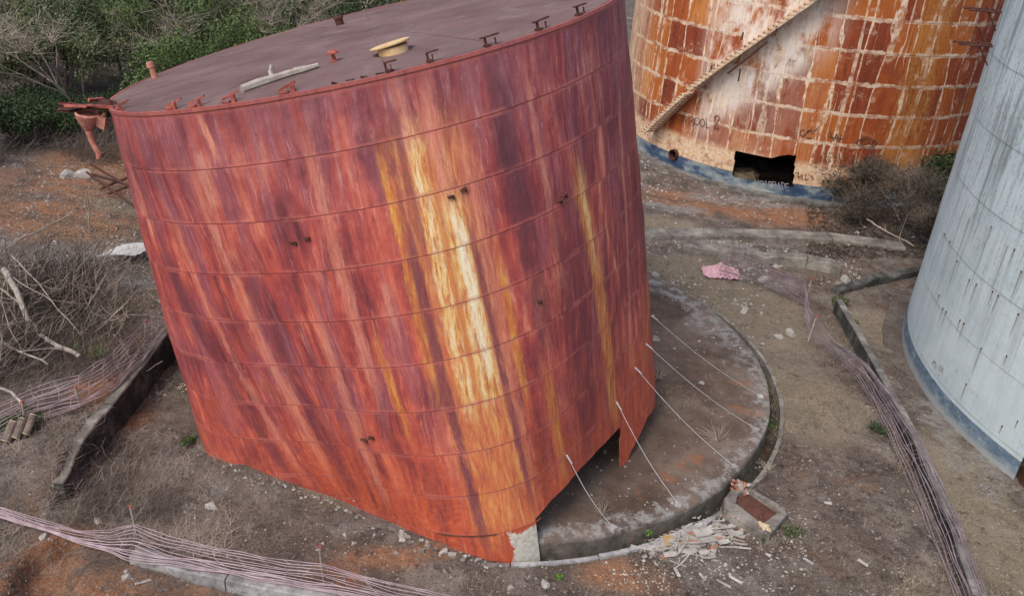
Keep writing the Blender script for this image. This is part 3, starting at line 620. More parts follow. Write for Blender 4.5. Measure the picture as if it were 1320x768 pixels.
def shell_plate(k0, k1, t0, t1, mat, lap=True, thick=.018, extra=0, limit=True, dt=.06, name='shell_plate'):
    bot = limit and k1 > 8
    ths = list(np.linspace(t0, t1, max(2, int(round((t1-t0)/(.025 if bot else dt))))+1))
    if bot:
        for b_ in KBx:
            for w_ in (0, 2*math.pi, -2*math.pi):
                if t0+.004 < b_+w_ < t1-.004: ths.append(b_+w_)
        ths = sorted(set(round(t, 5) for t in ths))
    nk = 4; out = []; inn = []; uvs = []
    for t in ths:
        kk1 = min(k1, kb(t)) if limit else k1
        for j in range(nk+1):
            k = k0+max(0, kk1-k0)*j/nk; kp = (k-k0)/(k1-k0)
            off = .009*kp+extra if lap else extra         # each course overlaps the one below
            out.append(shell(t, k, off)); inn.append(shell(t, k, off-thick)); uvs.append((t*5.5, k))
    n1 = nk+1; f = []
    def ok(a): return kb(ths[a]) > k0+.003 if limit else True
    N = len(out)
    for a in range(len(ths)-1):
        if not (ok(a) or ok(a+1)): continue
        for j in range(nk):
            i0, i1, i2, i3 = a*n1+j, (a+1)*n1+j, (a+1)*n1+j+1, a*n1+j+1
            f.append((i0, i3, i2, i1)); f.append((N+i0, N+i1, N+i2, N+i3))
        f.append((a*n1+nk, N+a*n1+nk, N+(a+1)*n1+nk, (a+1)*n1+nk)); f.append((a*n1, (a+1)*n1, N+(a+1)*n1, N+a*n1))
    if not f: return None
    for a in (0, len(ths)-1):
        for j in range(nk): f.append((a*n1+j, a*n1+j+1, N+a*n1+j+1, N+a*n1+j))
    b_ = MB(); b_.add(out+inn, f, uvs+uvs); o = b_.build(name, mat, tank, smooth=True)
    return o
me0 = 0
NPL = 11
for cidx in range(10):
    k0, k1 = cidx, cidx+1
    if cidx == 9: k1 = 10.2
    offs = (cidx % 2)*.5*2*math.pi/NPL+.07*cidx
    for i in range(NPL):
        t0 = 3.30+offs+i*2*math.pi/NPL; t1 = t0+2*math.pi/NPL-.0008
        if cidx == 9:
            # leave room for the bare patch plate
            cuts = [t0, t1]
            for cpt in (5.045, 5.1715, 5.50, 5.0452+2*math.pi, 5.1715+2*math.pi, 5.50+2*math.pi):
                if t0 < cpt < t1: cuts.append(cpt)
            cuts.sort()
            for a_, b_ in zip(cuts[:-1], cuts[1:]):
                mid = (a_+b_)/2 % (2*math.pi); bare = 5.045 < mid < 5.1715
                o = shell_plate(k0, k1, a_, b_, M['patch'] if bare else M['red'], name='bare_plate' if bare else 'shell_plate')
                if o and bare: o['label'] = 'bare whitish steel plate at the lowest corner'
        else: shell_plate(k0, k1, t0, t1, M['red'])
# cream painted edge strip where the shell stands on the pad at right
# roof: radial plates, slightly dished
rc, rn, re1, re2 = frame(0)
NR = 18
for i in range(NR):
    b_ = MB(); v = []; a0 = 2*math.pi*i/NR+.05; a1 = 2*math.pi*(i+1)/NR+.05-.002
    for j in range(8):
        s_ = j/7*.992
        for a in np.linspace(a0, a1, 4):
            P_ = rc+(shell(a, 0, 0)-rc)*s_+rn*(.10*(1-s_*s_)+.002*(i % 2)+.012*mnoise.noise((a*3, s_*4, 1))+.02); v.append(P_)
    f = [(j*4+k, (j+1)*4+k, (j+1)*4+k+1, j*4+k+1) for j in range(7) for k in range(3)]
    b_.add(v, f); n0 = len(v); b_.add([p_-rn*.02 for p_ in v], [q[::-1] for q in f])
    b_.build('roof_plate', M['roof'], tank, smooth=False)
b_ = MB(); P_ = [shell(a, 0, .035, False)-rn*.03 for a in np.linspace(0, 2*math.pi, 121)]; Q_ = []
v = []
for a in np.linspace(0, 2*math.pi, 121)[:-1]:
    p0 = shell(a, 0, -.03, True); p1 = shell(a, 0, .030, True); dn = rn*.035
    v += [p0+rn*.025, p1+rn*.025, p1-dn, p0-dn]
f = [(i*4+k, i*4+(k+1) % 4, ((i+1) % 120)*4+(k+1) % 4, ((i+1) % 120)*4+k) for i in range(120) for k in range(4)]
uvv = [(0, 0)]*0
b_.add(v, f, [((i//4)/120*2*math.pi*5.5, .05) for i in range(len(v))]); b_.build('rim_angle', M['red'], tank)
TB = np.column_stack([re1, re2, rn])        # roof frame
def roofp(x, y, z=0): return rc+re1*x+re2*y+rn*(z+.10*(1-(x*x+y*y)/30)+.02)
# brackets standing on the rim
for i, (th, tw) in enumerate([(3.83, .5), (4.19, .6), (4.30, .5), (4.44, .6), (4.647, .7), (4.938, 0), (5.063, 0), (5.244, 0), (5.432, 0), (5.617, 0)]):
    b_ = MB(); e_ = shell(th, 0, -.06)+rn*.02; rad = (e_-rc); rad /= np.linalg.norm(rad); tg = np.cross(rn, rad)
    R_ = np.column_stack([rad, tg, rn])
    mt = M['redsteel'] if i < 5 else M['rust']
    if i < 5:
        b_.box(e_+rn*.06, (.05, .07, .14), R_, jit=.008); b_.box(e_+rn*.105-rad*.10-tg*.12, (.05, .30, .035), R_ @ rot3(.25, 0, .5), jit=.008); b_.box(e_+rn*.03-tg*.16, (.06, .16, .03), R_, jit=.01)
    else:
        b_.box(e_+rn*.08, (.035, .035, .17), R_); b_.box(e_+rn*.165+tg*.09, (.07, .34 if i > 6 else .20, .022), R_ @ rot3(random.uniform(-.08, .08), 0, 0)); b_.box(e_+rn*.03+tg*.02, (.12, .10, .03), R_); b_.box(e_+rn*.07+tg*(.18 if i > 6 else .08), (.02, .02, .10), R_)
    b_.build('roof_bracket', mt, tank)
# cream hatch: short neck with a wide tilted lid
def lathe(mb, c, R_, prof, n=24):
    v = [c+R_ @ np.array([r_*math.cos(2*math.pi*k/n), r_*math.sin(2*math.pi*k/n), z_]) for r_, z_ in prof for k in range(n)]
    f = [(i*n+k, i*n+(k+1) % n, (i+1)*n+(k+1) % n, (i+1)*n+k) for i in range(len(prof)-1) for k in range(n)]
    f += [tuple(range(n))[::-1], tuple((len(prof)-1)*n+k for k in range(n))]; mb.add(v, f)
b_ = MB(); lathe(b_, roofp(1.06, -3.62), TB, [(.27, -.05), (.27, .10), (.28, .12)]); b_.build('hatch_neck', M['hatch'], tank, smooth=False)
b_ = MB(); lathe(b_, roofp(1.02, -3.58, .14), TB @ rot3(-.06, -.10, 0), [(.35, -.02), (.37, .0), (.37, .02), (.30, .035), (.1, .045)]); b_.build('hatch_lid', M['hatch'], tank)
b_ = MB(); lathe(b_, roofp(-.10, -3.28), TB, [(.08, 0), (.08, .02), (.035, .03), (.035, .13), (.12, .14), (.12, .17), (.05, .20)], 14); b_.build('roof_vent', M['redsteel'], tank)
b_ = MB(); lathe(b_, roofp(-1.25, 2.4), TB, [(.10, 0), (.10, .14), (.13, .15), (.12, .20)], 12); b_.build('roof_vent', M['rust'], tank)
b_ = MB(); lathe(b_, roofp(-5.10, .2), TB, [(.07, 0), (.06, .22), (.09, .24), (.08, .34), (.03, .36)], 10); b_.build('roof_vent', M['pinksteel'], tank)
# broken gauge landing at the left corner of the rim
e_ = shell(3.66, 0, 0)
b_ = MB(); v = []
for j in range(5):
    for i in range(8):
        v.append(e_+np.array([.05-.95*i/7+rng.uniform(-.03, .03), -.28+.56*j/4+rng.uniform(-.04, .04)*(1 if j in (0, 4) else .3), .05+.05*math.sin(i*.9)+.03*rng.uniform(-1, 1)-.07*(i/7)**2]))
f = [(j*8+i, j*8+i+1, (j+1)*8+i+1, (j+1)*8+i) for j in range(4) for i in range(7)]; b_.add(v, f); b_.add([p_-np.array([0, 0, .03]) for p_ in v], [q[::-1] for q in f]); b_.build('landing_plate', M['rust'], tank)
for x0, y0, z0, L_, a_ in [(-.05, -.25, .10, .5, .2), (-.5, -.28, .07, .45, -.1), (-.3, .1, .12, .4, 1.3), (-.8, -.1, .04, .25, .5)]:
    b_ = MB(); b_.box(e_+np.array([x0, y0, z0]), (L_, .06, .045), rot3(rng.uniform(-.2, .2), rng.uniform(-.15, .15), a_), jit=.015); b_.build('landing_angle', M['redsteel'], tank)
b_ = MB(); lathe(b_, e_+np.array([-.42, -.12, -.42]), rot3(.1, .15, 0), [(.07, -.02), (.10, .04), (.20, .22), (.23, .34), (.20, .36), (.17, .30)], 14); b_.build('pipe_funnel', M['pinksteel'], tank, smooth=True)
b_ = MB(); b_.tube([e_+np.array(p_) for p_ in [(-.42, -.12, -.40), (-.38, -.12, -.62), (-.32, -.12, -.80), (-.27, -.12, -.88), (-.29, -.12, -1.0)]], [.07, .06, .055, .06, .05], 8); b_.build('drain_pipe', M['pinksteel'], tank, smooth=True)
b_ = MB(); b_.box(e_+np.array([-.12, -.14, -.24]), (.16, .12, .22), rot3(.1, .3, 0), jit=.02); b_.tube([e_+np.array([-.02, -.15, -.05]), e_+np.array([-.22, -.13, -.3])], .03, 5); b_.build('landing_brace', M['pinksteel'], tank)
# small lugs and stubs welded to the shell
for th, k in [(4.538, 2.42), (4.59, 2.36), (5.10, 2.06), (5.06, 2.12), (5.432, 2.9), (5.455, 2.84), (4.595, 6.7), (4.63, 6.62), (5.30, 4.5)]:
    b_ = MB(); p_ = shell(th, k, .03); cc, n, e1, e2 = frame(k); rad = p_-cc; rad /= np.linalg.norm(rad); tg = np.cross(n, rad); R_ = np.column_stack([rad, tg, n])
    b_.box(p_, (.07, .09+random.uniform(-.03, .04), .03), R_ @ rot3(random.uniform(-.5, .5), 0, 0), jit=.01); b_.box(p_+tg*.05-n*.03, (.05, .025, .07), R_); b_.build('wall_lug', M['rust'], tank)
# seam angle at the foot: the short dark lap line
b_ = MB(); P_ = [shell(t, 9.0, .022) for t in np.linspace(4.80, 5.02, 12)]; b_.tube(P_, .012, 5); b_.build('weld_bead', M['rust'], tank)
# fallen branch on the roof
br = MB(); P_ = [roofp(x, y, .05) for x, y in [(-1.50, -4.42), (-1.28, -4.20), (-1.05, -4.05), (-.80, -3.86), (-.55, -3.78), (-.32, -3.62)]]
br.tube(P_, [.075, .085, .07, .065, .055, .04], 7); br.tube([P_[2], P_[2]+rn*.1+re2*.15-re1*.05, P_[2]+rn*.2+re2*.2], [.05, .04, .045], 6); br.tube([P_[3], P_[3]+re2*.12+re1*.1+rn*.04, P_[3]+re2*.2+re1*.28+rn*.03], [.04, .03, .02], 6)
tag(br.build('fallen_branch', M['deadwood'], smooth=True), 'bleached bare branch lying across the edge of the grey tank roof', 'branch')
# rubble along the rim
for i, (x, y) in enumerate([(.02, -4.55), (.35, -4.6), (.62, -4.62), (.95, -4.62), (1.9, -4.6)]):
    b_ = MB(); P0 = shell(4.78+i*.045, 0, -.10)+rn*.03; b_.box(P0, (.13, .05, .025), rot3(*rng.uniform(-.3, .3, 3)), jit=.015); b_.build('rust_scale', M['rust'], tank)

# guy wires from shell to the pad edge
for i, ((th, k), (x, y), lab) in enumerate([((6.20, 7.15), (980, 510), 'highest guy wire, running from the right edge of the red tank'),
        ((6.06, 7.45), (975, 553), 'second guy wire from the top, slanting over the reddish patch of the pad'),
        ((5.93, 7.66), (946, 600), 'middle guy wire of the five, ending on the pad rim near the concrete pit'),
        ((5.757, 8.02), (874, 649), 'guy wire passing in front of the dark notch under the red tank'),
        ((5.353, 8.02), (790, 679), 'shortest guy wire, nearest the white corner of the red tank')]):
    A = shell(th, k, .06); B = gp(x, y, .33); r_ = empty('guy_wire', (B[0], B[1], B[2]), lab, 'wire', 'guy wires between the red tank and its pad')
    b_ = MB(); P_ = [A+(B-A)*t-np.array([0, 0, .12*math.sin(math.pi*t)]) for t in np.linspace(0, 1, 9)]; b_.tube(P_, .0065, 5); b_.build('cable', M['wire'], r_)
    b_ = MB(); d_ = (B-A)/np.linalg.norm(B-A); b_.tube([A-d_*.05, A+d_*.16], [.022, .015], 6); b_.build('turnbuckle', M['wire'], r_)
    b_ = MB(); b_.box(B-np.array([0, 0, .04]), (.14, .14, .10), rotz(i)); b_.build('anchor', M['limed'], r_)
sp = MB(); A = gp(845, 437, .3); lathe(sp, A, rot3(1.2, .4, 0), [(.10, -.08), (.10, -.05), (.05, -.04), (.05, .05), (.10, .06), (.10, .09)], 12)
tag(sp.build('cable_spool', M['plaster']), 'small white spool lying on the pad against the right side of the red tank', 'spool')

# ================================================================ UPRIGHT TANKS
def cyl_hit(x, y, cx, cy, R):
    d = ray(x, y); a = d[0]**2+d[1]**2; b = 2*(d[0]*(ORG[0]-cx)+d[1]*(ORG[1]-cy)); c_ = (ORG[0]-cx)**2+(ORG[1]-cy)**2-R*R
    D = max(0, b*b-4*a*c_); t = (-b-math.sqrt(D))/(2*a); P_ = ORG+t*d
    return math.atan2(P_[0]-cx, -(P_[1]-cy)), P_[2]          # angle 0 faces the camera side (-Y), grows to +X
def cpt(cx, cy, R, a, z): return np.array([cx+R*math.sin(a), cy-R*math.cos(a), z])
def up_tank(root, cx, cy, R, zs, nseg, mat, inner, cut=None, cutbox=None, U0=0.0):
    for ci, (z0, z1) in enumerate(zip(zs[:-1], zs[1:])):
        for i in range(nseg):
            a0 = -math.pi+(i+.5*(ci % 2))*2*math.pi/nseg; a1 = a0+2*math.pi/nseg-.0008
            hot = cutbox and a1 > cutbox[0] and a0 < cutbox[1] and z1 > cutbox[2] and z0 < cutbox[3]
            na, nzz = (int((a1-a0)*R/.05), int((z1-z0)/.05)) if hot else (4, 1)
            v = []; uv = []
            for lay in (0, 1):
                for b_ in range(nzz+1):
                    for a_ in range(na+1):
                        A = a0+(a1-a0)*a_/na; Z = z0+(z1-z0-.002)*b_/nzz
                        dn = .02*mnoise.noise((math.sin(A)*6, math.cos(A)*6, Z*.8))
                        v.append(cpt(cx, cy, R+dn+.012*(1-(Z-z0)/(z1-z0))-.02*lay, A, Z)); uv.append(((A+U0)*R, Z))
            n1 = na+1; off = n1*(nzz+1); f = []
            keep = lambda a_, b_: not (hot and cut(a0+(a1-a0)*(a_+.5)/na, z0+(z1-z0)*(b_+.5)/nzz))
            for b_ in range(nzz):
                for a_ in range(na):
                    if not keep(a_, b_): continue
                    q = (b_*n1+a_, b_*n1+a_+1, (b_+1)*n1+a_+1, (b_+1)*n1+a_); f.append(q); f.append(tuple(off+t for t in q[::-1]))
                    for da, db, e in ((-1, 0, (3, 0)), (1, 0, (1, 2)), (0, -1, (0, 1)), (0, 1, (2, 3))):
                        A2, B2 = a_+da, b_+db
                        if not (0 <= A2 < na and 0 <= B2 < nzz) or not keep(A2, B2): f.append((q[e[0]], off+q[e[0]], off+q[e[1]], q[e[1]]))
            if f:
                mb = MB(); mb.add(v, f, uv); mb.build('shell_plate', mat, root, smooth=True)
OC = (13.0409, 43.7122, 8.3639)
otank = empty('storage_tank', (OC[0], OC[1], 0), 'wide upright tank of orange rust squares edged with peeling cream paint', 'storage tank')
ozs = [0, .63]+[1.239*i for i in range(1, 11)]
O_ = [cyl_hit(x, y, *OC) for x, y in [(948, 195), (970, 199), (993, 204), (1010, 200), (1026, 200), (1022, 241), (985, 236), (944, 227)]]
def inpoly(a, z, P_):
    r_ = False; n = len(P_)
    for i in range(n):
        (x0, y0), (x1, y1) = P_[i], P_[(i+1) % n]
        if (y0 > z) != (y1 > z) and a < (x1-x0)*(z-y0)/(y1-y0)+x0: r_ = not r_
    return r_
PP = cyl_hit(870, 199, *OC)
def ocut(a, z): return inpoly(a, z, O_) or ((a-PP[0])*OC[2])**2+(z-PP[1])**2 < .24**2
cb = (PP[0]-.05, max(a for a, z in O_)+.02, min(z for a, z in O_)-.05, max(z for a, z in O_)+.05)
up_tank(otank, *OC, ozs, 26, M['orange'], None, ocut, cb, U0=math.pi)
b_ = MB(); lathe(b_, np.array([OC[0], OC[1], 12.39]), np.eye(3), [(OC[2]+.05, 0), (OC[2]+.05, .06), (4, .7), (.2, 1.1)], 64); b_.build('roof', M['roof'], otank)
b_ = MB(); lathe(b_, np.array([OC[0], OC[1], 0]), np.eye(3), [(OC[2]-.05, -.1), (OC[2]-.05, .04)], 64); b_.build('tank_floor', M['inner'], otank)
b_ = MB(); ring_mesh(b_, OC[:2], OC[2]-.02, OC[2]+.38, -.3, .07, 0, 2*math.pi-.001, 90, .02); b_.build('foundation_ring', M['conc'], otank)
pc = cpt(OC[0], OC[1], OC[2]-.45, PP[0], PP[1]); nrm = np.array([math.sin(PP[0]), -math.cos(PP[0]), 0])
b_ = MB(); Rp = np.column_stack([np.cross([0, 0, 1], nrm), [0, 0, 1], nrm]); n = 18; v = []
for r_, d_ in ((.24, 0), (.24, .62), (.205, .62), (.205, 0)): v += [pc+Rp @ np.array([r_*math.cos(2*math.pi*k/n), r_*math.sin(2*math.pi*k/n), d_]) for k in range(n)]
b_.add(v, [(i*n+k, i*n+(k+1) % n, (i+1)*n+(k+1) % n, (i+1)*n+k) for i in range(3) for k in range(n)]); b_.build('pipe_stub', M['rust'], otank)
b_ = MB(); hh = cpt(OC[0], OC[1], OC[2]-1.0, (O_[0][0]*.75+O_[4][0]*.25), 0)
for i in range(5): b_.box(hh+np.array([-.3+rng.uniform(-.5, .4), rng.uniform(.0, .4), .10+rng.uniform(0, .14)]), (.9, .7, .35), rot3(*rng.uniform(-.25, .25, 3)), jit=.08)
b_.build('rubble', M['earth2'], otank)
# stair winding up the shell
lo = [cyl_hit(x, y, *OC) for x, y in [(846, 168), (897, 116)]]; hi = [cyl_hit(x, y, *OC) for x, y in [(900, 112), (1042, 2)]]
st = empty('tank_stair', tuple(cpt(OC[0], OC[1], OC[2]+.4, lo[0][0], 0)), 'peeling cream steel stair winding up the rust orange tank', 'stair')
stp = None
for (A0, Z0), (A1, Z1), ns, ext in ((lo[0], lo[1], 16, 1), (hi[0], hi[1], 26, 1.5)):
    n = int(ns*ext)
    for i in range(n):
        t = i/ns; a = A0+(A1-A0)*t; z = Z0+(Z1-Z0)*t; c_ = cpt(OC[0], OC[1], OC[2]+.38, a, z)
        if stp is None:
            b_ = MB(); b_.box((0, 0, 0), (.24, .74, .03)); b_.box((-.11, 0, -.04), (.02, .74, .08)); stp = b_.build('tread', M['creampeel'], st, local=True); o = stp
        else: o = stp.copy(); C.objects.link(o); o.parent = st
        o.location = Vector(c_)-st.location; o.rotation_euler = (0, 0, a)
    for rr_, zz_, th_ in ((.08, -.10, .05), (.70, -.10, .05)):
        b_ = MB(); P_ = [cpt(OC[0], OC[1], OC[2]+rr_, A0+(A1-A0)*t, Z0+(Z1-Z0)*t+zz_) for t in np.linspace(0, ext, 14)]
        v = []
        for p_ in P_: v += [p_+np.array([0, 0, -.085]), p_+np.array([0, 0, .085])]
        nn = np.array([math.sin(A0), -math.cos(A0), 0])*.03; v2 = [p_+nn for p_ in v]; L_ = len(v)
        f = []
        for i in range(13): f += [(2*i, 2*i+2, 2*i+3, 2*i+1), (L_+2*i, L_+2*i+1, L_+2*i+3, L_+2*i+2), (2*i+1, 2*i+3, L_+2*i+3, L_+2*i+1), (2*i, L_+2*i, L_+2*i+2, 2*i+2)]
        b_.add(v+v2, f); b_.build('stringer', M['creampeel'], st)
b_ = MB(); P_ = []
for x, y in [(938, 95), (963, 75), (989, 54)]:
    a, z = cyl_hit(x, y, OC[0], OC[1], OC[2]+.72); P_.append(cpt(OC[0], OC[1], OC[2]+.72, a, z))
b_.tube(P_, .045, 6); tag(b_.build('handrail', M['rust'], st), 'broken dark length of handrail')
for x, y, h_ in [(916, 92, .45), (953, 97, .5), (1000, 40, .4), (957, 47, .3)]:
    a, z = cyl_hit(x, y, OC[0], OC[1], OC[2]+.70); p_ = cpt(OC[0], OC[1], OC[2]+.70, a, z); b_ = MB(); b_.tube([p_-np.array([0, 0, h_*.5]), p_+np.array([0, 0, h_*.5])], .035, 5); b_.build('rail_post', M['rust'], st)
# spray paint scrawls and lettering: thin raised strokes on the shell
def strokes(root, name, S, cyl, r_, mat, lab):
    mb = MB()
    for L in S:
        P_ = [cpt(cyl[0], cyl[1], cyl[2]+.045, *cyl_hit(x, y, *cyl)) for x, y in L]
        if len(P_) > 1:
            for A, B in zip(P_[:-1], P_[1:]):
                d = B-A; l_ = np.linalg.norm(d); 
                if l_ < 1e-4: continue
                d /= l_; m_ = (A+B)/2; nn = np.array([m_[0]-cyl[0], m_[1]-cyl[1], 0]); nn /= np.linalg.norm(nn); u_ = np.cross(nn, d)
                mb.box(m_, (l_+r_*1.2, r_*2, .006), np.column_stack([d, u_, nn]))
    o = mb.build(name, mat, root); o['label'] = lab
def arc(cx, cy, rx, ry, a0, a1, n=8): return [(cx+rx*math.cos(math.radians(a)), cy+ry*math.sin(math.radians(a))) for a in np.linspace(a0, a1, n)]
# "ABOOL 2"-like scrawl above the pipe
S = [[(877, 158), (883, 148), (885, 160)], [(879, 155), (885, 155)], [(889, 150), (889, 161)], arc(891, 153, 3.5, 2.8, -90, 90), arc(891, 159, 3.5, 2.8, -90, 90), arc(899, 156, 3.2, 5, 0, 360, 10), arc(906, 158, 3, 5, 0, 360, 10), [(911, 152), (911, 164), (915, 165)], arc(925, 152, 3, 3, 180, 360)+[(921, 165), (928, 166)]]
strokes(otank, 'graffiti', S, OC, .014, M['paint_black'], 'faint black sprayed letters reading roughly ABOOL 2')
S = [arc(1035, 171, 4, 4, 20, 300), [(1034, 176), (1046, 166)], arc(1043, 172, 4, 4, 180, 360), [(1040, 177), (1046, 178)], [(1049, 169), (1054, 165)]]
strokes(otank, 'graffiti', S, OC, .016, M['paint_black'], 'black scrawled loops above the opening')
S = [[(1070, 170), (1074, 181), (1078, 172), (1081, 182), (1085, 171)], [(1069, 176), (1086, 179)]]
strokes(otank, 'graffiti', S, OC, .016, M['paint_black'], 'black zigzag tag crossing a white drip')
S = [arc(1117, 184, 13, 5.5, 0, 360, 18), arc(1112, 184, 3, 3, 0, 360, 8), [(1117, 187), (1119, 181), (1122, 187)], arc(1126, 185, 2.5, 3, 0, 360, 8), [(1103, 183), (1110, 178), (1120, 176)]]
strokes(otank, 'graffiti', S, OC, .014, M['paint_black'], 'black ringed tag low on the shell near the bush')
S = [[(1025, 222), (1029, 222), (1029, 231)], [(1030, 228), (1034, 225), (1034, 231)], [(1038, 225), (1038, 232), (1042, 230)], [(1045, 226), (1048, 231)]]
strokes(otank, 'graffiti', S, OC, .017, M['paint_black'], 'black letters at the right side of the opening')
def lett(x, s): # simple capital strokes in a 6 x 9 px cell, slanting with the band
    g_ = {'U': [[(0, 0), (0, 7), (2, 9), (4, 7), (4, 0)]], 'P': [[(0, 9), (0, 0), (3.5, 0), (4, 2.5), (3.5, 5), (0, 5)]], 'A': [[(0, 9), (2, 0), (4, 9)], [(1, 6), (3, 6)]], 'C': [[(4, 1), (1, 0), (0, 4), (1, 9), (4, 8)]], 'D': [[(0, 0), (0, 9), (3, 8), (4, 4), (3, 1), (0, 0)]], 'E': [[(4, 0), (0, 0), (0, 9), (4, 9)], [(0, 4.5), (3, 4.5)]]}
    return [[(x+a, 232+(x-975)*.10+b) for a, b in L] for L in g_[s]]
S = []
for i, ch in enumerate('UPACPADE'): S += [[(a+random.uniform(-.4, .4), b+random.uniform(-.5, .5)+.5*math.sin(i*2)) for a, b in L] for L in lett(974+i*5.6+random.uniform(-.5, .5), ch)]
strokes(otank, 'lettering', S, OC, .013, M['paint_white'], 'white hand painted letters reading roughly UPACPADE on the blue band')

WC = (21.2326, 20.5108, 9.9236)
wtank = empty('storage_tank', (WC[0], WC[1], 0), 'pale blue grey tank with dark blue foot band at the right edge of the view', 'storage tank')
W_ = [cyl_hit(x, y, *WC) for x, y in [(1304, 606), (1330, 560)]]
wa = W_[0][0]
def wcut(a, z): return wa+.015 < a < wa+.14 and z < 1.9
up_tank(wtank, *WC, [0, .72]+[.72+1.55*i for i in range(1, 8)], 24, M['white'], None, wcut, (wa-.02, wa+.16, -1, 1.95), U0=math.pi)
b_ = MB(); lathe(b_, np.array([WC[0], WC[1], 11.57]), np.eye(3), [(WC[2]+.05, 0), (WC[2]+.05, .06), (4, .7), (.2, 1.0)], 64); b_.build('roof', M['white'], wtank)
b_ = MB(); lathe(b_, np.array([WC[0], WC[1], 0]), np.eye(3), [(WC[2]-.06, -.1), (WC[2]-.06, .05)], 64); b_.build('tank_floor', M['inner'], wtank)
b_ = MB(); ring_mesh(b_, WC[:2], WC[2]-.02, WC[2]+.55, -.3, .03, 0, 2*math.pi-.001, 140, .03); b_.build('foundation_ring', M['slab'], wtank)
for x, y, l_ in [(1251, 283, 75), (1279, 293, 70), (1300, 318, 55), (1309, 322, 20), (1235, 337, 50), (1251, 361, 30), (1260, 367, 28), (1281, 376, 18), (1288, 381, 22), (1212, 381, 20), (1217, 398, 22), (1221, 402, 26), (1239, 413, 16), (1244, 417, 20), (1314, 405, 30), (1266, 449, 36), (1299, 459, 12), (1247, 495, 22), (1293, 549, 10), (1313, 543, 10), (1219, 302, 18), (1226, 312, 14), (1318, 350, 40)]:
    a, z = cyl_hit(x, y, *WC); b_ = MB(); p_ = cpt(WC[0], WC[1], WC[2]+.03, a, z); nn = np.array([math.sin(a), -math.cos(a), 0]); R_ = np.column_stack([np.cross([0, 0, 1], nn), -nn, [0, 0, 1]])
    b_.box(p_, (.022, .02, .05), R_, jit=.004); b_.build('lug', M['drip'] if l_ % 2 else M['rust'], wtank)
    l2 = l_/48.; L_ = []; 
    for i in range(7):
        t = i/6; zz = z-t*l2; wdt = .013*(1-t)**.7+.002; L_ += [cpt(WC[0], WC[1], WC[2]+.036, a-wdt/WC[2], zz), cpt(WC[0], WC[1], WC[2]+.036, a+wdt/WC[2], zz)]
    b_ = MB(); b_.add(L_, [(2*i, 2*i+2, 2*i+3, 2*i+1) for i in range(6)]); b_.build('rust_drip', M['drip'], wtank)
S = [[(1205, 463), (1209, 470), (1207, 474)], [(1203, 468), (1208, 466)], arc(1215, 474, 2.5, 2.5, 0, 360, 8), [(1217, 476), (1217, 482)], [(1211, 482), (1213, 484)]]
strokes(wtank, 'marking', S, WC, .009, M['drip'], 'small faint painted number on the lower shell')
# rail brackets high on the left flank of the pale tank
for x, y, dx, n_ in [(1288, 16, -.9, 2), (1277, 60, -.95, 2), (1262, 42, -.0, 1)]:
    a, z = cyl_hit(x+4, y, *WC); p_ = cpt(WC[0], WC[1], WC[2], a, z); nn = np.array([math.sin(a), -math.cos(a), 0])
    b_ = MB()
    for i in range(n_): b_.tube([p_+np.array([0, .35*i, 0])-nn*.1, p_+np.array([dx, .35*i-.1, 0])], .03, 5)
    b_.tube([p_+np.array([0, 0, -.5]), p_+np.array([-.45, 0, .1])], .02, 5)
    b_.build('rail_bracket', M['rust'], wtank)

# ================================================================ NETS
def resamp(L, n):
    L = np.array(L, float); d = np.r_[0, np.cumsum(np.linalg.norm(np.diff(L, axis=0), axis=1))]; t = np.linspace(0, d[-1], n)
    return np.stack([np.interp(t, d, L[:, i]) for i in range(L.shape[1])], 1)
def net(top, bot, ns, label, posts, mat, sag=.06, n=90, r_=.012, cross=.22, pinch=None, seed=1):
    T = resamp(top, n); B = resamp(bot, n); root = empty('safety_net', tuple(B[0]), label, 'net', 'pink safety netting round the yard')
    mb = MB(); rows = []
    for s_ in range(ns):
        f_ = s_/(ns-1); P_ = []
        for i in range(n):
            t = i/(n-1); w_ = f_+.035*math.sin(i*.21+s_*1.3+seed)*math.sin(math.pi*f_)+.05*mnoise.noise((i*.12, s_*.7, seed))*ns/8
            p_ = T[i]+(B[i]-T[i])*w_; p_ = p_+np.array([0, 0, -sag*math.sin(math.pi*f_)+.06*mnoise.noise((i*.13, s_*.35, seed*3.))]); P_.append(p_)
        rows.append(P_); mb.tube(P_, r_*random.uniform(.7, 1.35), 4, cap=False)
    L_ = np.linalg.norm(np.diff(T, axis=0), axis=1).sum(); m_ = int(L_/cross)
    for c_ in range(m_+1):
        i = min(n-1, int(c_/m_*(n-1))); mb.tube([rows[s_][min(n-1, max(0, i+int(2*math.sin(s_*.5+c_))))] for s_ in range(ns)], r_*.55, 3, cap=False)
    mb.build('netting', mat, root)
    for i, (x, y, ht) in enumerate(posts):
        g_ = gt(x, y); b_ = MB(); tp = g_+np.array([random.uniform(-.08, .08), random.uniform(-.1, .1), ht]); b_.tube([g_-np.array([0, 0, .2]), tp], [.028, .022], 6); b_.build('stake', M['paletwig'] if i % 2 else M['deadwood'], root)
        b_ = MB(); b_.box(tp, (.05, .04, .06), jit=.008); b_.build('stake_tip', M['redsteel'], root)
    return root
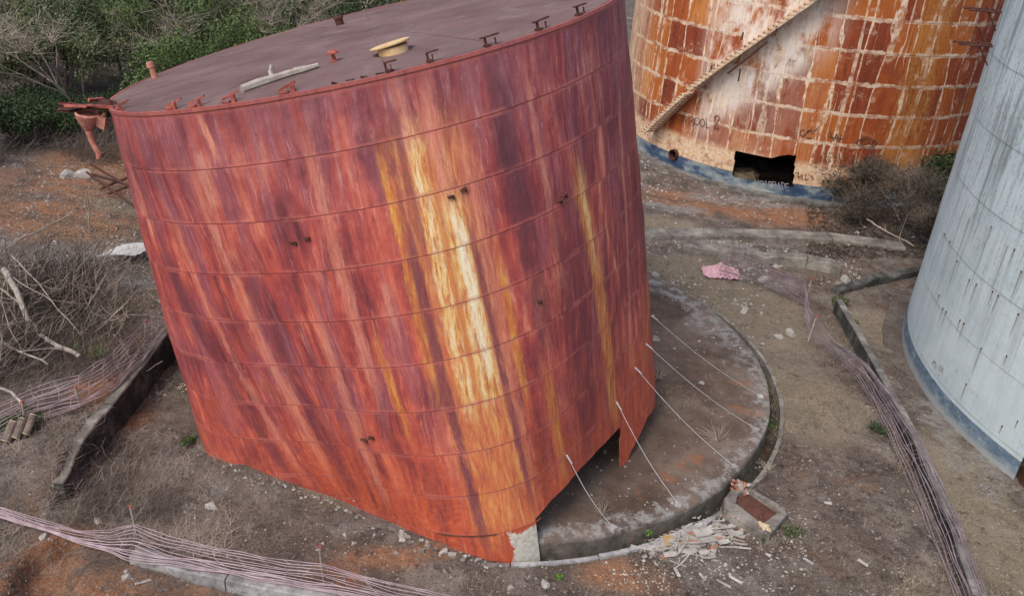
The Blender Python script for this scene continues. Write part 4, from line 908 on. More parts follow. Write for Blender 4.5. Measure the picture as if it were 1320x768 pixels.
net([gp(x, y, z) for x, y, z in [(-120, 640, 0.45), (0, 653, 0.45), (50, 669, 0.50), (100, 682, 0.45), (143, 684, 0.50), (175, 673, 0.75), (217, 692, 0.65), (283, 706, 0.65), (367, 722, 0.65), (417, 727, 0.75), (500, 750, 0.65), (592, 769, 0.65), (680, 795, 0.65)]],
    [gp(x, y, z) for x, y, z in [(-120, 652, 0.25), (0, 667, 0.20), (60, 684, 0.25), (110, 702, 0.25), (160, 719, 0.27), (200, 726, 0.28), (260, 734, 0.29), (340, 748, 0.29), (440, 766, 0.29), (500, 778, 0.29), (600, 800, 0.29), (690, 820, 0.29)]],
    13, 'faded pink net sagging over the whitish wall at the bottom left of the view', [(177, 690, .75), (417, 742, .75)], M['net'], n=120, r_=.0095, cross=.4)
net([gp(x, y, z) for x, y, z in [(-90, 545, 1.3), (0, 520, 1.3), (50, 498, 1.35), (100, 482, 1.4), (135, 462, 1.4), (160, 440, 1.4), (190, 412, 1.35), (213, 394, 1.3), (235, 375, 1.3)]],
    [gp(x, y, z) for x, y, z in [(-90, 600, .95), (0, 567, .92), (40, 543, .92), (100, 526, .92), (130, 512, .92), (165, 484, .92), (195, 452, .92), (216, 428, .92), (240, 405, .92)]],
    12, 'faded pink net strung along the top of the bank left of the red tank', [(104, 524, .55), (33, 548, .6), (186, 440, .5)], M['net'], n=90, r_=.0105, cross=.4)
net([gp(x, y, z) for x, y, z in [(936, 321, .9), (985, 340, .95), (1037, 361, 1.0), (1044, 400, .8), (1075, 440, .7), (1118, 470, .62), (1150, 510, .60), (1189, 570, .58), (1235, 665, .58), (1272, 768, .58), (1300, 860, .58)]],
    [gp(x, y, z) for x, y, z in [(926, 352, .2), (985, 366, .2), (1037, 392, .2), (1040, 435, .1), (1080, 462, .1), (1110, 495, .12), (1138, 545, .14), (1163, 600, .14), (1200, 690, .14), (1232, 768, .14), (1262, 860, .14)]],
    13, 'dusty purple pink net running from the pink bundle down the long straight wall', [(937, 348, 1.0), (1038, 395, 1.0), (1041, 440, .8)], M['netdark'], n=130, r_=.0085, cross=.30, sag=-.10)
# crumpled pink film
mb = MB(); n = 15; c_ = gt(928, 353); v = []
for j in range(n):
    for i in range(n):
        x, y = (i/(n-1)-.5), (j/(n-1)-.5); hgt = .5*max(0, 1-3.2*math.hypot(x-.0, y))+.12*abs(mnoise.noise((x*7, y*7, 2)))*2
        v.append(c_+np.array([x*1.35*(1-.5*abs(y)), y*.9, .02+hgt*.8]))
mb.add(v, [(j*n+i, j*n+i+1, (j+1)*n+i+1, (j+1)*n+i) for j in range(n-1) for i in range(n-1)]); mb.add([p_-np.array([0, 0, .012]) for p_ in v], [(j*n+i, (j+1)*n+i, (j+1)*n+i+1, j*n+i+1) for j in range(n-1) for i in range(n-1)])
tag(mb.build('plastic_bundle', M['pinkcloth'], smooth=False), 'crumpled bright pink plastic bundle heaped at the far end of the net', 'plastic sheet')

# ================================================================ PIT, DEBRIS, STONES, LOGS
def rockmesh(name, mat, seed, flat=.6):
    import bmesh
    bm = bmesh.new(); bmesh.ops.create_icosphere(bm, subdivisions=2, radius=.5)
    for v_ in bm.verts:
        n_ = mnoise.noise(v_.co*2.2+Vector((seed*3.1, 0, 0))); v_.co *= 1+.55*n_; v_.co.z *= flat; v_.co.x *= 1.15
        for ax_ in ((.8, .3, .5), (-.6, .7, .2), (.1, -.9, .4)):
            a_ = Vector(ax_).normalized(); d_ = v_.co.dot(a_)
            if d_ > .33: v_.co -= a_*(d_-.33)
    me_ = bpy.data.meshes.new(name); bm.to_mesh(me_); bm.free(); me_.materials.append(mat); return me_
rocks = [rockmesh('stone', M['stone'], s_, f_) for s_, f_ in ((1, .6), (2, .5), (3, .75), (4, .45))]
for i, (x, y, sz, lab) in enumerate([(273, 653, .24, 'pale angular stone lying alone in the dirt below the left foot of the red tank'), (163, 737, .13, 'small white stone beneath the bottom net, upper of two'), (163, 745, .17, 'round pale stone beneath the bottom net, lower of two'),
        (703, 754, .22, 'pale stone at the bottom just below the white corner of the tank'), (658, 757, .13, 'small white stone left of the one below the tank corner'), (904, 494, .17, 'single round stone out on the brown pad between two wires'),
        (57, 693, .18, 'grey stone under the pink net beside the red gully'), (127, 672, .22, 'pale stone lying in dead twigs just above the bottom net'), (87, 228, .55, 'white rounded boulder on the orange earth at upper left'), (107, 228, .7, 'long grey boulder beside the white one on orange earth'),
        (122, 385, .26, 'white stone among dead scrub left of the tank'), (1004, 435, .30, 'pale chalky stone in the middle of the bare yard, left of a pair'), (1018, 430, .38, 'larger chalky stone in the middle of the bare yard, right of a pair'), (985, 362, .4, 'whitish lump beside the far net'), (1090, 362, .35, 'white chunk on the black broken wall'), (1000, 345, .3, 'white litter lump behind the far net'),
        (843, 362, .35, 'grey lump of concrete hard against the right edge of the red tank'), (960, 402, .3, 'pale block on the gutter edge of the pad')]):
    o = bpy.data.objects.new('stone', rocks[i % 4]); C.objects.link(o); g_ = gt(x, y); 
    if abs(np.hypot(g_[0]-PADC[0], g_[1]-PADC[1])) < PADR: g_ = gp(x, y, .3)
    o.location = (g_[0], g_[1], g_[2]+sz*.15); o.scale = (sz, sz*.8, sz); o.rotation_euler = (0, 0, i*1.7); tag(o, lab, 'stone', 'loose stones scattered over the yard')
# catch pit
pit_o = [gp(x, y, .2)[:2] for x, y in [(941, 632), (933, 642), (933, 658), (984, 686), (993, 688), (1015, 663), (1012, 654), (970, 631)]]
pit_i = [gp(x, y, .2)[:2] for x, y in [(953, 635), (949, 641), (948, 648), (980, 673), (985, 674), (1003, 660), (1003, 656), (967, 632)]]
pit = empty('concrete_pit', (pit_o[2][0], pit_o[2][1], 0), 'open rectangular concrete pit box with a red earth floor beside the pad', 'pit')
v = []; n = 8
for z_, P_ in ((-.2, pit_o), (.18, pit_o), (.21, [(np.array(a)*.93+np.array(b)*.07) for a, b in zip(pit_o, pit_i)]), (.20, pit_i), (.0, pit_i)): v += [(p_[0]+rng.uniform(-.012, .012), p_[1]+rng.uniform(-.012, .012), z_) for p_ in P_]
b_ = MB(); b_.add(v, [(i*n+k, i*n+(k+1) % n, (i+1)*n+(k+1) % n, (i+1)*n+k) for i in range(4) for k in range(n)]); b_.build('pit_wall', M['kerbm'], pit)
mc = np.mean(pit_i, axis=0); b_ = MB(); vv = [(mc[0], mc[1], .13)]+[(mc[0]+(p_[0]-mc[0])*1.02, mc[1]+(p_[1]-mc[1])*1.02, .09) for p_ in pit_i]; b_.add(vv, [(0, 1+i, 1+(i+1) % 8) for i in range(8)]); b_.build('earth_fill', simple('dark_red_earth', (.07, .030, .024), (.17, .075, .055), 9), pit)
for i in range(26):
    b_ = MB(); t = rng.uniform(0, 1); c0 = gp(948+t*14, 628+rng.uniform(-8, 6), .18); b_.box(c0+rng.uniform(-.1, .1, 3)*np.array([1, 1, .4]), (rng.uniform(.05, .14), rng.uniform(.04, .1), .05), rot3(*rng.uniform(-.6, .6, 3)), jit=.012)
    if i == 0: rb = empty('brick_rubble', tuple(c0), 'small heap of broken pinkish brick on the corner of the concrete pit', 'rubble')
    b_.build('brick_fragment', M['brick'] if i % 3 else M['plaster'], rb)
b_ = MB(); c0 = gp(986, 680, .22)
for i in range(8): b_.box(c0+np.array([rng.uniform(-.1, .12), rng.uniform(-.08, .1), .02]), (.09, .07, .05), rot3(*rng.uniform(-.5, .5, 3)), jit=.02)
b_.build('mortar_lump', M['creamedge'], pit)
# heap of whitish laths and plaster
heap = empty('debris_heap', tuple(gp(895, 690)), 'spread heap of whitish broken boards and laths in front of the pad', 'debris')
fm = []
for L_, W2, H_, m_ in ((.34, .022, .012, 'plaster'), (.22, .04, .012, 'deadwood'), (.50, .026, .014, 'plaster'), (.18, .10, .012, 'plaster'), (.10, .07, .02, 'stone'), (.28, .02, .01, 'deadwood'), (.12, .06, .015, 'brick'), (.30, .018, .01, 'paletwig')):
    b_ = MB(); nseg = 4; bend = random.uniform(-.03, .03); v = []
    for i in range(nseg+1):
        xx = (i/nseg-.5)*L_; yy = bend*(1-(2*i/nseg-1)**2); w0 = W2/2*random.uniform(.65, 1.15)
        v += [(xx, yy-w0, 0), (xx, yy+w0, 0), (xx, yy+w0*.9, H_), (xx, yy-w0*.9, H_)]
    b_.add(v, [(i*4+k, i*4+(k+1) % 4, (i+1)*4+(k+1) % 4, (i+1)*4+k) for i in range(nseg) for k in range(4)]+[(0, 3, 2, 1), (nseg*4, nseg*4+1, nseg*4+2, nseg*4+3)]); o = b_.build('lath', M[m_], heap, local=True); fm.append(o)
def frag(x, y, k_, ang, z_=.04, tilt=.15, par=heap, s_=1.0):
    g_ = gt(x, y); o = fm[k_].copy(); C.objects.link(o); o.parent = par; o.location = Vector((g_[0], g_[1], g_[2]+z_))-par.location
    o.rotation_euler = (random.uniform(-tilt, tilt), random.uniform(-tilt, tilt), ang); o.scale = (s_, s_, s_); return o
for i in range(270):
    t = random.gauss(0, 1); s_ = random.gauss(0, 1); x = 897+t*31; y = 691+s_*12-(x-897)*.18
    frag(x, y, random.choice([0, 1, 1, 2, 3, 3, 3, 4, 4, 4, 5, 6, 7]), .35+random.gauss(0, .55), random.uniform(.0, .045), .13, s_=random.uniform(.6, 1.5))
for x, y, k_, a_, s_ in [(885, 668, 2, .5, 1.8), (868, 690, 2, .55, 1.9), (905, 690, 3, .35, 2.2), (925, 684, 2, .2, 1.3), (900, 702, 2, .25, 1.5), (872, 700, 2, 1.3, 1.2), (880, 706, 2, 1.1, 1.2), (912, 722, 1, .1, 1.4), (850, 712, 1, .3, 1.3)]: frag(x, y, k_, a_, .09, .1, s_=s_)
b_ = MB(); c0 = gt(862, 698); b_.box(c0+np.array([0, 0, .05]), (.26, .22, .02), rot3(.3, .2, .4), jit=.02); b_.build('rusty_sheet', simple('ochre_rusted_sheet', (.36, .20, .07), (.52, .36, .18), 6), heap)
for o in fm:
    g_ = gt(890+fm.index(o)*6, 695); o.location = Vector((g_[0], g_[1], g_[2]+.05))-heap.location
for i, (x, y, ang, sz, lab) in enumerate([(932, 753, -.5, .30, 'white splinter lying by itself near the bottom edge, left of a pair'), (948, 748, -.6, .28, 'white splinter lying by itself near the bottom edge, right of a pair'), (1112, 726, -.7, .22, 'pale sliver alone in the open dirt right of the pit'), (990, 716, -.5, .12, 'small pale chip in the dirt below the pit'), (185, 751, .6, .28, 'pale stick lying below the bottom wall'), (872, 738, 1.8, .26, 'thin grey stick below the debris heap, left one'), (905, 744, 1.9, .22, 'thin grey stick below the debris heap, right one'), (1041, 724, -.6, .2, 'pale curved chip in the open dirt'), (1067, 649, 0, .16, 'small white flake in the middle of the yard')]):
    b_ = MB(); g_ = gt(x, y); b_.box(g_+np.array([0, 0, .03]), (sz, .05, .03), rot3(.1, .1, ang), jit=.012); tag(b_.build('wood_splinter', M['plaster']), lab, 'splinter', 'pale splinters on the dirt')
# plaster flakes along the buried edge of the tank
fl = empty('plaster_line', (-2.5, 13.7, 0), 'line of pale broken mortar lumps along the foot of the red tank', 'rubble')
for i in range(75):
    t = rng.uniform(0, 1); x = 330+t*330; y = np.interp(x, [318, 373, 427, 475, 514, 570, 653], [606, 628, 647, 670, 684, 706, 731])+abs(rng.normal(0, 5)); g_ = gt(x, y); sz = rng.uniform(.02, .06)*(1.5 if 480 < x < 600 else 1)
    b_ = MB(); b_.box(g_+np.array([0, 0, .02]), (sz*1.5, sz, sz*.5), rot3(*rng.uniform(-.5, .5, 3)), jit=sz*.2); b_.build('mortar_lump', M['stone'] if i % 3 else M['kerbm'], fl)
# sawn logs
for i, (x, y, lab) in enumerate([(20, 556, 'leftmost of three short sawn logs by the left net'), (32, 552, 'middle one of three short sawn logs by the left net'), (45, 547, 'rightmost of three short sawn logs by the left net')]):
    g_ = gt(x, y+14); r_ = empty('sawn_log', tuple(g_), lab, 'log', 'short sawn logs')
    a_ = np.array([-.12, -.10, .0])+g_+np.array([0, 0, .1]); e_ = a_+np.array([.05, .30, .26]) ; rd = [.10, .085, .08][i]
    b_ = MB(); b_.tube([a_, (a_+e_)/2, e_], rd, 10); b_.build('bark', M['bark'], r_)
    b_ = MB(); d_ = (e_-a_)/np.linalg.norm(e_-a_); b_.tube([e_+d_*.001, e_+d_*.012], rd*.9, 10); b_.build('cut_face', M['woodend'], r_)
    b_ = MB(); b_.tube([a_-d_*.001, a_-d_*.012], rd*.9, 10); b_.build('cut_face', M['woodend'], r_)
# corrugated scrap sheet
g_ = gt(166, 326, .25); b_ = MB(); n = 13; v = []
for j in range(4):
    for i in range(n): v.append(g_+np.array([(j/3-.5)*1.0+(i/(n-1)-.5)*.35, (i/(n-1)-.5)*.95+(j/3-.5)*.35, .10+.02*math.sin(i*2.1)+.05*math.sin(j*1.2)]))
b_.add(v, [(j*n+i, (j+1)*n+i, (j+1)*n+i+1, j*n+i+1) for j in range(3) for i in range(n-1)]); b_.add([p_-np.array([0, 0, .01]) for p_ in v], [(j*n+i, j*n+i+1, (j+1)*n+i+1, (j+1)*n+i) for j in range(3) for i in range(n-1)])
tag(b_.build('scrap_sheet', M['sheet']), 'bent whitish corrugated sheet on the scrub left of the red tank', 'metal sheet')
# rusty collapsed stair frame left of the tank
fr_ = empty('broken_frame', tuple(gt(140, 240)), 'collapsed rusty steel frame sticking out behind the left side of the red tank', 'steel frame')
for (x0, y0, z0), (x1, y1, z1) in [((112, 222, .5), (176, 268, 1.0)), ((118, 212, 1.1), (182, 250, 1.4)), ((128, 244, .4), (172, 226, 1.0)), ((140, 250, .4), (178, 236, 1.2)), ((120, 225, .4), (170, 240, 1.3))]:
    b_ = MB(); A = gp(x0, y0, z0+.8); B = gp(x1, y1, z1+.8); b_.tube([A, B], .045, 5); b_.build('bar', M['rust'], fr_)

# dead wood on the left bank
def branch(pts, r0, r1, mat, lab, zo=.15, nm='dead_branch', twigs=3, cat='branch', grp='dead branches on the left bank'):
    P_ = [gt(x, y, zo+dz) for x, y, dz in pts]; P_ = list(resamp(P_, 10)); P_ = [p_+np.array([.05*mnoise.noise((i*.6, x_, 0)) for x_ in (1, 2, 3)]) for i, p_ in enumerate(P_)]
    root = empty(nm, tuple(P_[0]), lab, cat, grp); b_ = MB(); b_.tube(P_, list(np.linspace(r0, r1, 10)), 8); b_.build('limb', mat, root, smooth=True)
    for i in range(twigs):
        s_ = random.randint(3, 8); d_ = rng.normal(0, 1, 3); d_[2] = abs(d_[2])*.4; d_ /= np.linalg.norm(d_); L_ = random.uniform(.4, 1.0)
        b_ = MB(); b_.tube([P_[s_], P_[s_]+d_*L_*.5+rng.normal(0, .05, 3), P_[s_]+d_*L_], [r1*.8, r1*.5, .006], 5); b_.build('twig', mat, root)
branch([(5, 348, .5), (20, 372, .5), (33, 405, .4), (40, 430, .1)], .085, .06, M['deadwood'], 'thick bleached dead branch standing out of the scrub at the left edge', twigs=1)
branch([(52, 432, .2), (75, 446, .2), (103, 458, .15)], .05, .055, M['deadwood'], 'pale broken stick pointing at the green tuft above the left net', twigs=1)
branch([(0, 440, .3), (30, 455, .3), (62, 468, .2)], .03, .02, M['deadwood'], 'thin pale dead branch just below the thick bleached one')
branch([(15, 330, .4), (50, 365, .5), (75, 400, .5), (105, 430, .2)], .022, .012, M['paletwig'], 'long thin curved branch arching over the dark scrub', twigs=5)
branch([(0, 372, .5), (25, 390, .5), (50, 430, .2)], .022, .012, M['paletwig'], 'thin branch crossing behind the thick bleached one', twigs=4)
branch([(0, 500, .4), (15, 505, .35), (28, 520, .3)], .03, .03, M['deadwood'], 'short pale stick caught in the left net', twigs=0)
branch([(20, 310, .2), (45, 300, .2), (75, 285, .2)], .03, .02, M['paletwig'], 'pale stick lying below the red earth patch', twigs=1)
branch([(115, 300, .05), (114, 270, .8), (112, 245, 1.5)], .02, .008, M['paletwig'], 'slim upright dead sapling in front of the rusty frame', twigs=2, nm='dead_sapling', cat='sapling')
branch([(110, 398, .3), (128, 370, .8), (140, 350, 1.2)], .018, .008, M['paletwig'], 'slim leaning dead stem left of the scrap sheet', twigs=3)

for i in range(16):
    x = random.uniform(-10, 170); y = random.uniform(345, 470)-x*.25; a = random.uniform(-2.6, .6); L_ = random.uniform(35, 95)
    branch([(x, y, .15), (x+L_*.5*math.cos(a)+random.uniform(-8, 8), y+L_*.5*math.sin(a), random.uniform(.4, .9)), (x+L_*math.cos(a), y+L_*math.sin(a), random.uniform(.2, 1.0))], random.uniform(.012, .022), .007, M['paletwig'] if i % 3 else M['bark'], 'thin grey dead branch tangled in the scrub left of the red tank', twigs=4, grp='thin dead branches tangled in the scrub')
# ================================================================ SCATTERED STUFF (nobody could count it)
def scatter(name, n, sampler, maker, mat, lab=None, cat=None, smooth=False):
    V = []; Fc = []; nb = 0
    P_ = sampler(n); P_ = np.array(P_); ip_ = np.linalg.norm(P_-PADC, axis=1) < PADR
    P_ = P_[~((np.linalg.norm(P_-np.array([13.04, 43.71]), axis=1) < 8.5) | (np.linalg.norm(P_-np.array([21.23, 20.51]), axis=1) < 9.95))]; ip_ = np.linalg.norm(P_-PADC, axis=1) < PADR
    P_ = P_[~ip_ | (rng.random(len(P_)) < (.5 if name == 'gravel' else .10))]; Z = heights(P_); inpad = np.linalg.norm(P_-PADC, axis=1) < PADR-.05; Z = np.where(inpad, .31, Z)
    for (x, y), z in zip(P_, Z):
        v, f = maker(x, y, z); V.append(v); Fc += [tuple(nb+i for i in q) for q in f]; nb += len(v)
    me_ = bpy.data.meshes.new(name); me_.from_pydata(np.concatenate(V).tolist(), [], Fc); me_.materials.append(mat)
    o = bpy.data.objects.new(name, me_); C.objects.link(o); return tag(o, lab, cat, None, 'stuff')
def pixsamp(x0, x1, y0, y1, excl=True, clump=0, zz=0):
    def f(n):
        out = []
        while len(out) < n:
            m_ = n*2; X = rng.uniform(x0, x1, m_); Y = rng.uniform(y0, y1, m_)
            D = (X-660)[:, None]*RT-(Y-384)[:, None]*UP+F_PX*fw; T = (zz-CAM_H)/D[:, 2]; Q = ORG+T[:, None]*D
            k_ = np.ones(m_, bool)
            if clump: k_ &= (nz(Q[:, :2], clump, 3)+.5*nz(Q[:, :2], clump*3, 8)) > rng.uniform(-.25, .3, m_)
            k_ &= (D[:, 2] < 0)
            out += list(Q[k_][:, :2])
        return out[:n]
    return f
def peb(lo_, hi_):
    base = np.array([(1, 0, 0), (-.5, .87, 0), (-.5, -.87, 0), (0.2, 0.1, .8), (-.3, .2, .6)]); fc = [(0, 1, 3), (1, 4, 3), (1, 2, 4), (2, 0, 3), (2, 3, 4)]
    def f(x, y, z):
        s_ = lo_+(hi_-lo_)*rng.random()**3; a = rng.uniform(0, 6.28); return (base*rng.uniform(.6, 1.3, (5, 3))*s_) @ rotz(a).T+(x, y, z-.1*s_), fc
    return f
def blade(l0, l1, w_, up, curl=.3):
    def f(x, y, z):
        a = rng.uniform(0, 6.28); L_ = rng.uniform(l0, l1); e_ = up*rng.uniform(.2, 1.0); d = np.array([math.cos(a)*math.cos(e_), math.sin(a)*math.cos(e_), math.sin(e_)]); s_ = np.array([-math.sin(a), math.cos(a), 0])*w_; m_ = d*L_*.55+np.array([0, 0, L_*.06])+s_*rng.uniform(-6, 6)*curl
        o_ = np.array([x, y, z+.008]); return np.array([o_-s_, o_+s_, o_+m_+s_*.7, o_+m_-s_*.7, o_+d*L_]), [(0, 1, 2, 3), (3, 2, 4)]
    return f
scatter('gravel', 16000, pixsamp(-40, 1360, 300, 800), peb(.008, .045), M['gravel'])
scatter('gravel', 2500, pixsamp(560, 1360, 170, 330), peb(.02, .10), M['gravel'])
scatter('dark_litter', 5000, pixsamp(1040, 1240, 255, 335), blade(.05, .25, .02, .4), M['leaf_brown'])
scatter('rubble_scatter', 900, pixsamp(835, 1110, 300, 372, clump=1.0), peb(.015, .10), M['stone'])
scatter('rubble_scatter', 600, pixsamp(820, 1060, 205, 262, clump=1.0), peb(.015, .09), M['stone'])
scatter('rubble_scatter', 500, pixsamp(840, 985, 350, 470, clump=1.4), peb(.02, .10), M['stone'])
scatter('rubble_scatter', 350, pixsamp(200, 620, 575, 720, clump=1.4), peb(.015, .07), M['stone'])
scatter('plaster_crumbs', 900, pixsamp(780, 1040, 655, 760, clump=1.5), peb(.008, .05), M['plaster'])
scatter('dry_grass', 14000, pixsamp(-40, 1360, 330, 800, clump=.8), blade(.04, .20, .0035, .5), M['straw'])
scatter('dry_grass', 9000, pixsamp(850, 1120, 330, 560, clump=1.2), blade(.05, .22, .004, .7), M['straw'])
scatter('dry_grass', 5000, pixsamp(1150, 1360, 560, 800, clump=1.2), blade(.05, .2, .004, .5), M['straw'])
scatter('twig_litter', 9000, pixsamp(-40, 460, 560, 800, clump=1.0), blade(.06, .40, .004, .35, .8), M['twig'])
scatter('twig_litter', 5000, pixsamp(-40, 300, 560, 720, clump=1.5), blade(.10, .45, .004, .5, .9), M['paletwig'])
scatter('twig_litter', 6000, pixsamp(300, 1360, 330, 800, clump=.6), blade(.06, .26, .004, .25, .8), M['twig'])
def scrub(l0, l1, w_, hgt):
    def f(x, y, z):
        a = rng.uniform(0, 6.28); L_ = rng.uniform(l0, l1); e_ = rng.uniform(-.1, .9); P_ = [np.array([x, y, z+rng.uniform(0, hgt)])]; d = np.array([math.cos(a)*math.cos(e_), math.sin(a)*math.cos(e_), math.sin(e_)])
        for i in range(3): P_.append(P_[-1]+d*L_/3); d = d+rng.normal(0, .55, 3); d[2] -= .15; d /= np.linalg.norm(d)
        v = []
        for i, p_ in enumerate(P_):
            r_ = w_*(1-.26*i); v += [p_+(r_, 0, 0), p_+(-r_*.5, r_*.8, 0), p_+(-r_*.3, -.5*r_, r_*.8)]
        return np.array(v), [(i*3+k, i*3+(k+1) % 3, (i+1)*3+(k+1) % 3, (i+1)*3+k) for i in range(3) for k in range(3)]
    return f
scatter('dead_scrub', 2600, pixsamp(-60, 175, 345, 500, clump=.45, zz=.8), scrub(.3, 1.3, .008, .30), M['twig'])
scatter('dead_scrub', 900, pixsamp(-60, 160, 345, 500, clump=.6, zz=.8), scrub(.5, 2.0, .010, .5), M['paletwig'])
scatter('dead_scrub', 2200, pixsamp(-60, 150, 165, 230, clump=.35, zz=.8), scrub(.4, 1.6, .013, .4), M['twig'])
scatter('dead_scrub', 500, pixsamp(-60, 200, 230, 345, clump=.4, zz=.8), scrub(.2, .9, .010, .15), M['paletwig'])
scatter('dead_scrub', 1500, pixsamp(40, 235, 580, 680, clump=.9), scrub(.2, .7, .006, .15), M['twig'])
scatter('dead_scrub', 300, pixsamp(40, 200, 590, 680, clump=.9), scrub(.2, .8, .007, .2), M['paletwig'])
scatter('dead_scrub', 2200, pixsamp(-60, 120, 350, 470, clump=.6, zz=.8), scrub(.5, 1.6, .012, .3), M['darktwig'])
scatter('gravel', 3500, pixsamp(-60, 215, 200, 480, zz=.8), peb(.015, .09), M['gravel'])
scatter('leaf_litter', 9000, pixsamp(-60, 215, 200, 500, clump=.6, zz=.8), blade(.03, .10, .016, .3), M['leaf_dry'])
scatter('leaf_litter', 7000, pixsamp(-40, 1360, 300, 800, clump=.7), blade(.015, .05, .008, .3), M['leaf_dry'])
scatter('dry_grass', 1500, pixsamp(-60, 215, 200, 480, clump=.5, zz=.8), blade(.06, .22, .008, .5), M['straw'])

# ================================================================ VEGETATION
def leafcloud(mb, cs, n, ls, flat=.8):
    "many small leaf faces through the clumps cs = [(centre, radius)]"
    w_ = np.array([r_**2 for _, r_ in cs]); w_ = w_/w_.sum(); ks = rng.choice(len(cs), n, p=w_)
    d = rng.normal(0, 1, (n, 3)); d /= np.linalg.norm(d, axis=1)[:, None]; rr_ = rng.uniform(.35, 1, n)**.6
    cc = np.array([c_ for c_, _ in cs])[ks]; R_ = np.array([r_ for _, r_ in cs])[ks]; P_ = cc+d*(R_*rr_)[:, None]*np.array([1, 1, flat])
    a = rng.normal(0, 1, (n, 3)); a /= np.linalg.norm(a, axis=1)[:, None]; b = np.cross(a, d); b /= (np.linalg.norm(b, axis=1)[:, None]+1e-6); s_ = ls*rng.uniform(.6, 1.5, n)[:, None]
    v = np.stack([P_-a*s_, P_+b*s_*.45, P_+a*s_, P_-b*s_*.45], 1).reshape(-1, 3); b0 = len(mb.v); mb.v += v.tolist(); mb.f += [(b0+4*i, b0+4*i+1, b0+4*i+2, b0+4*i+3) for i in range(n)]; mb.m += [0]*n
def limbs(mb, H_, sp, nl, r0, bare=False, depth=2):
    ends = []
    def grow(p_, d_, L_, r_, lv):
        P_ = [p_]; n = 4
        for i in range(n): d_ = d_+rng.normal(0, .13, 3); d_[2] += .05; d_ /= np.linalg.norm(d_); P_.append(P_[-1]+d_*L_/n)
        mb.tube(P_, list(np.linspace(r_, r_*.55, n+1)), 5 if lv else 7, cap=False)
        if lv >= depth: ends.append(P_[-1]); return
        for i in range(nl if lv == 0 else 3):
            d2 = d_+rng.normal(0, sp, 3); d2[2] = abs(d2[2])*.7+.15; d2 /= np.linalg.norm(d2); grow(P_[-1] if i % 2 == 0 else P_[-2], d2, L_*rng.uniform(.55, .85), r_*.5, lv+1)
    grow(np.zeros(3), np.array([rng.normal(0, .1), rng.normal(0, .1), 1.]), H_*.42, r0, 0); return ends
def make_plant(name, label, cat, H_, W2, nleaf, ls, leafmat, r0=.08, bare=0, sp=.6, group=None, barkmat='bark', crown=True, depth=2, nl=5):
    root = empty(name, (0, 0, 0), label, cat, group); mb = MB(); ends = limbs(mb, H_, sp, nl, r0, depth=depth)
    mb.build('trunk' if 'tree' in name else 'stems', M[barkmat], root, local=True)
    if crown:
        cs = []
        for e_ in ends: cs.append((e_*np.array([W2/H_*1.5, W2/H_*1.5, .95]) if False else e_, W2*rng.uniform(.16, .34)))
        for _ in range(len(ends)//3): cs.append((np.array([rng.normal(0, W2*.28), rng.normal(0, W2*.28), H_*rng.uniform(.3, .8)]), W2*rng.uniform(.15, .3)))
        b_ = MB(); leafcloud(b_, cs, nleaf, ls); b_.build('crown' if 'tree' in name else 'leaves', M[leafmat], root, local=True)
    if bare:
        b_ = MB()
        for _ in range(bare):
            e_ = ends[rng.integers(len(ends))]; d_ = rng.normal(0, 1, 3); d_[2] = abs(d_[2]); d_ /= np.linalg.norm(d_); L_ = W2*rng.uniform(.12, .35); b_.tube([e_, e_+d_*L_*.5+rng.normal(0, .05, 3), e_+d_*L_], [r0*.14, r0*.09, r0*.03], 3, cap=False)
        b_.build('twigs', M['paletwig'] if barkmat == 'paletwig' or (barkmat == 'bark' and rng.random() < .5) else M['twig'], root, local=True)
    return root
def place(root, x, y, s_=1., rz=0., first=False, label=None, dz=0.0, name=None, group=None):
    g_ = np.array([x, y, height(x, y)-.05+dz]); o = root
    if not first:
        o = root.copy(); C.objects.link(o)
        for ch in root.children:
            c_ = ch.copy(); C.objects.link(c_); c_.parent = o
    o.location = Vector(g_); o.scale = (s_, s_, s_*random.uniform(.9, 1.1)); o.rotation_euler = (0, 0, rz)
    if label: o['label'] = label
    if group: o['group'] = group
    return o
VL = {'dark': 'dense dark green tree in the thicket behind the tanks', 'olive': 'dusty olive scrub tree with thin foliage in the thicket behind the tanks', 'green': 'mid green leafy tree in the thicket behind the tanks', 'bare': 'leafless grey tree with fine twigs in the thicket behind the tanks', 'shrub': 'low dark bush filling the gaps of the thicket'}
VG = {'dark': 'dark trees of the thicket', 'olive': 'olive scrub trees of the thicket', 'green': 'green trees of the thicket', 'bare': 'leafless trees of the thicket', 'shrub': 'low bushes of the thicket'}
prot = {'dark': [make_plant('tree', VL['dark'], 'tree', 4.6, 3.6, 8500, .06, 'leaf_dark', .11, 30, group=VG['dark']) for _ in range(2)],
        'olive': [make_plant('tree', VL['olive'], 'tree', 4.4, 3.4, 5200, .065, 'leaf_olive', .06, 200, group=VG['olive'], barkmat='paletwig') for _ in range(3)],
        'green': [make_plant('tree', VL['green'], 'tree', 4.4, 3.4, 9000, .055, 'leaf_green', .09, 30, group=VG['green']) for _ in range(2)],
        'bare': [make_plant('tree', VL['bare'], 'tree', 4.8, 3.6, 700, .05, 'leaf_olive', .05, 420, group=VG['bare'], barkmat='paletwig', sp=.40, depth=3, nl=6) for _ in range(2)],
        'shrub': [make_plant('bush', VL['shrub'], 'bush', 1.9, 2.6, 5500, .055, 'leaf_dark', .05, 60, group=VG['shrub'], sp=.9) for _ in range(2)]}
usedp = set()
def put(kind, x, y, s_=1., label=None, group=None):
    i = random.randrange(len(prot[kind])); r_ = prot[kind][i]; f_ = (kind, i) not in usedp; usedp.add((kind, i))
    src = r_; o = place(src, x, y, s_, random.uniform(0, 6.28), first=False, label=label, group=group)
    return o
